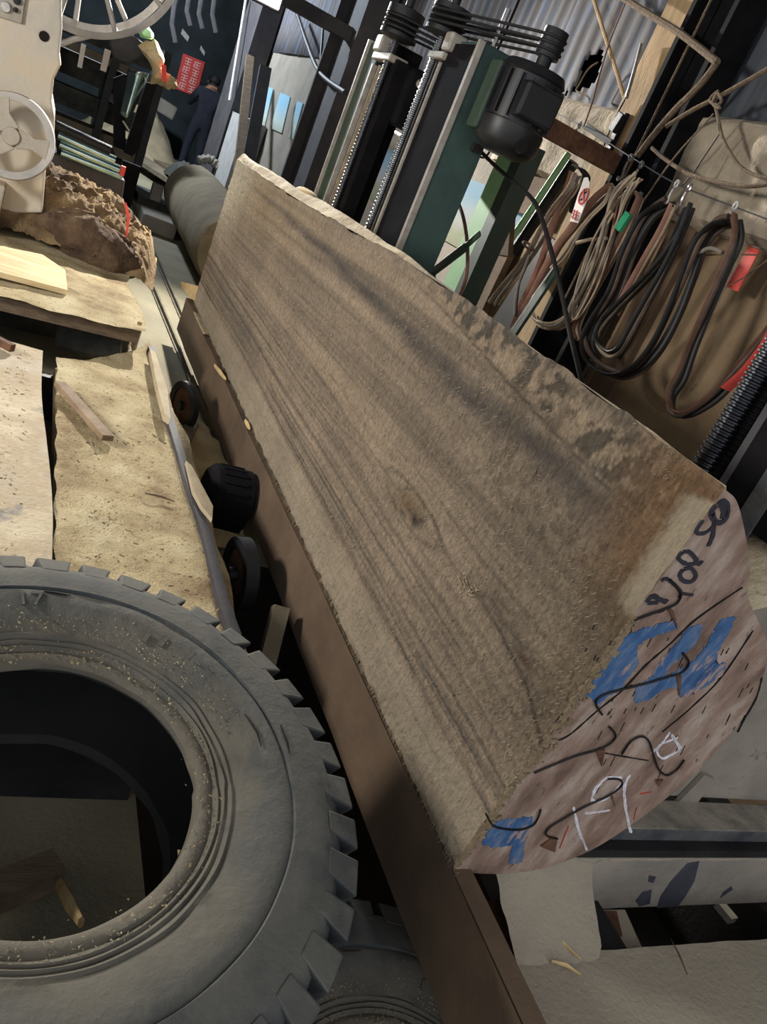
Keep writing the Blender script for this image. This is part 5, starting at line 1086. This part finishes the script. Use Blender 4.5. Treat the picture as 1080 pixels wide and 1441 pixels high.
bundle('cable_loop', big, 2.2, [(.016, 'cable_black', .45), (.011, 'cable_dark', 1), (.012, 'cable_black', 1), (.010, 'cable_dark', 1), (.014, 'cable_black', .5)], 'large U loop of dark cables below the middle hooks', .022, c8)
bundle('cable_loop', [(610, 260), (545, 400), (430, 560), (260, 740), (165, 850), (140, 930), (185, 1000), (240, 990), (300, 900), (400, 720), (490, 540), (560, 380), (600, 265)], 2.16, [(.012, 'cable_black', .6), (.009, 'cable_dark', 1), (.007, 'cable_tan', 1), (.010, 'cable_black', 1)], 'inner dark cable loop inside the large U loop', .018, c8)
bundle('flat_strap', [(530, 250), (470, 380), (390, 520), (300, 680), (240, 800)], 2.23, [(.022, 'cable_red', .3), (.008, 'cable_tan', 1)], 'pale worn strap hanging from the bright middle hook', .008, c8)
bundle('flat_strap', [(600, 260), (560, 340), (520, 440), (480, 560), (400, 740), (300, 930), (250, 1010)], 2.21, [(.018, 'cable_black', .35), (.008, 'cable_black', 1), (.007, 'cable_grey', 1)], 'shiny black strap hanging from the dull hook', .012, c8)
bundle('cable_loop', [(835, 310), (845, 420), (790, 560), (700, 760), (620, 940), (565, 1100), (515, 1195), (508, 1270), (540, 1310), (610, 1290), (740, 1200), (880, 1050), (1000, 900), (1080, 790)], 2.2, [(.018, 'strap_brown', .35), (.010, 'cable_dark', 1), (.010, 'cable_black', 1), (.014, 'cable_black', .5), (.006, 'cable_tan', 1)], 'long dark cable loop from the rightmost hook', .014, c8)
bundle('cable_loop', [(830, 318), (760, 335), (690, 420), (630, 540), (660, 500), (720, 470), (780, 500)], 2.23, [(.008, 'cable_grey', 1), (.007, 'cable_tan', 1)], 'thin grey loop just below the rightmost hook', .01, c8)
bundle('flat_strap', [(800, 1180), (900, 1090), (1000, 960), (1060, 850), (1100, 780)], 2.17, [(.026, 'tag_red', .25)], 'dull red strap at right edge beside the near screw', .0, c8)
mb = MB(); mb.bar(P(870, 324, x=2.18), P(886, 300, x=2.18), .02, .04); mb.build('green_tape', 'tape_green', label='scrap of green tape around the tan cables', cat='tape', bevel=.003)
t = thing('warning_card', P(802, 312, x=2.2), 'white card with red no smoking symbol and writing', 'card')
CA = [P(*c7(*q), x=2.19) for q in [(410, 445), (455, 300), (490, 200), (510, 198), (522, 230), (515, 300), (455, 455)]]
MB().prism(CA, (.004, 0, 0)).build('card', 'card_white', t)
mb = MB(); c = P(*c7(488, 305), x=2.186); R_ = .030
mb.tube([c + Vector((0, R_ * math.cos(w), R_ * 1.15 * math.sin(w))) for w in np.linspace(0, 6.28, 21)[:-1]], .004, 5, closed=True); mb.build('red_circle', 'print_red', t)
MB().bar(c + Vector((0, .024, .026)), c + Vector((0, -.024, -.028)), .006, .006).build('red_slash', 'print_red', t)
MB().tube(spline([c + Vector((0, .012, -.02)), c + Vector((0, -.004, -.004)), c + Vector((0, .008, .008)), c + Vector((0, -.006, .022))]), .003, 5).build('cigarette_mark', 'print_dark', t)
for (a, b) in [((428, 385), (462, 400)), ((424, 400), (458, 416)), ((420, 420), (452, 434)), ((438, 380), (425, 432)), ((452, 385), (440, 436))]:
    MB().bar(P(*c7(*a), x=2.186), P(*c7(*b), x=2.186), .004, .004).build('red_stroke', 'print_red', t)
MB().prism([P(*c8(*q), x=2.515) for q in [(915, 455), (972, 475), (860, 686), (802, 660)]], (.004, 0, 0)).build('red_tag', 'tag_red', label='red cloth tag hanging by wall at right edge', cat='tag')
MB().tube([P(*c8(*q), x=2.36) for q in [(700, 500), (850, 497), (960, 500)]], .003, 5).build('thin_wire', 'rope', label='thin level wire passing behind the red tag', cat='wire')
MB().tube([P(*c8(*q), x=2.33) for q in [(790, 668), (900, 610), (1020, 520)]], .003, 5).build('thin_wire', 'rope', label='thin slanting wire in front of the red tag', cat='wire')
# --- ropes and sticks high on the wall
def rope(pts, x, r, label, mtl='rope', name='rope', cat='rope'):
    MB().tube(spline([P(*q, x=x) for q in pts]), r * .8, 7).build(name, mtl, smooth=True, label=label, cat=cat)
rope([(866, -10), (910, 18), (953, 44), (985, 68), (1010, 88)], 2.36, .020, 'thick old branch slanting in from top right', 'rope', 'branch', 'branch')
rope([(1008, 90), (985, 120), (950, 155), (920, 190), (897, 220)], 2.36, .018, 'thick rope going down from the branch end')
rope([(1090, 92), (1050, 115), (1012, 136), (975, 155), (938, 178)], 2.36, .012, 'rope tied in a knot crossing dark sheet metal')
rope([(1006, 140), (1013, 175), (1020, 200), (1040, 232), (1062, 246), (1090, 252)], 2.36, .009, 'loose tan rope hanging from knot to right edge')
rope([(918, 208), (938, 225), (970, 245), (1010, 256), (1050, 262), (1090, 258)], 2.36, .011, 'tan rope sagging across the plaster ledge')
rope([(1005, 160), (985, 182), (955, 215), (925, 255), (895, 300)], 2.34, .005, 'thin cord slanting from knot down to the hooks')
rope([(1016, 184), (995, 215), (975, 245), (960, 262)], 2.38, .004, 'very thin dark cord above the bright hook', 'cable_black')
rope([(1012, 128), (1004, 134), (1000, 142), (1010, 148), (1016, 140), (1010, 132), (1004, 146), (1014, 152)], 2.35, .008, 'bulky rope knot on the dark sheet metal')
rope([(834, -8), (852, 50), (868, 100), (880, 140)], 2.46, .013, 'tan thin stick leaning on blue sheet metal', 'timber_tan', 'stick', 'stick')
rope([(903, 62), (893, 100), (882, 138)], 2.40, .012, 'pale metal tube fixed beside the wooden post', 'hook_steel', 'metal_tube', 'tube')
rope([(880, 140), (865, 168), (850, 205)], 2.41, .006, 'black wire running on down from the metal tube', 'cable_black', 'wire', 'wire')
rope([(880, 5), (858, 60), (843, 110), (832, 150), (821, 180)], 2.44, .006, 'dark red wire dropping past the torn hole', 'strap_brown', 'wire', 'wire')
rope([(842, 88), (828, 98), (815, 120), (812, 128), (825, 134), (830, 140)], 2.5, .006, 'curl of wire in the torn sheet hole', 'rope', 'wire', 'wire')
MB().bar(P(862, 185, x=2.40), P(878, 160, x=2.40), .03, .05).build('switch_box', 'dark_steel', label='small black switch box on the wooden post', cat='switch', bevel=.004)
MB().bar(P(826, 178, x=2.35), P(862, 202, x=2.38), .025, .03).build('tension_clamp', 'iron_black', label='black clamp on wire beside leftmost hook', cat='clamp', bevel=.003)

# ------------------------------------------------------------------ lift the whole place so that the floor is z = 0
for o in list(COL.objects):
    if '_w' in o: del o['_w']
    if o.parent is None: o.location.z += H
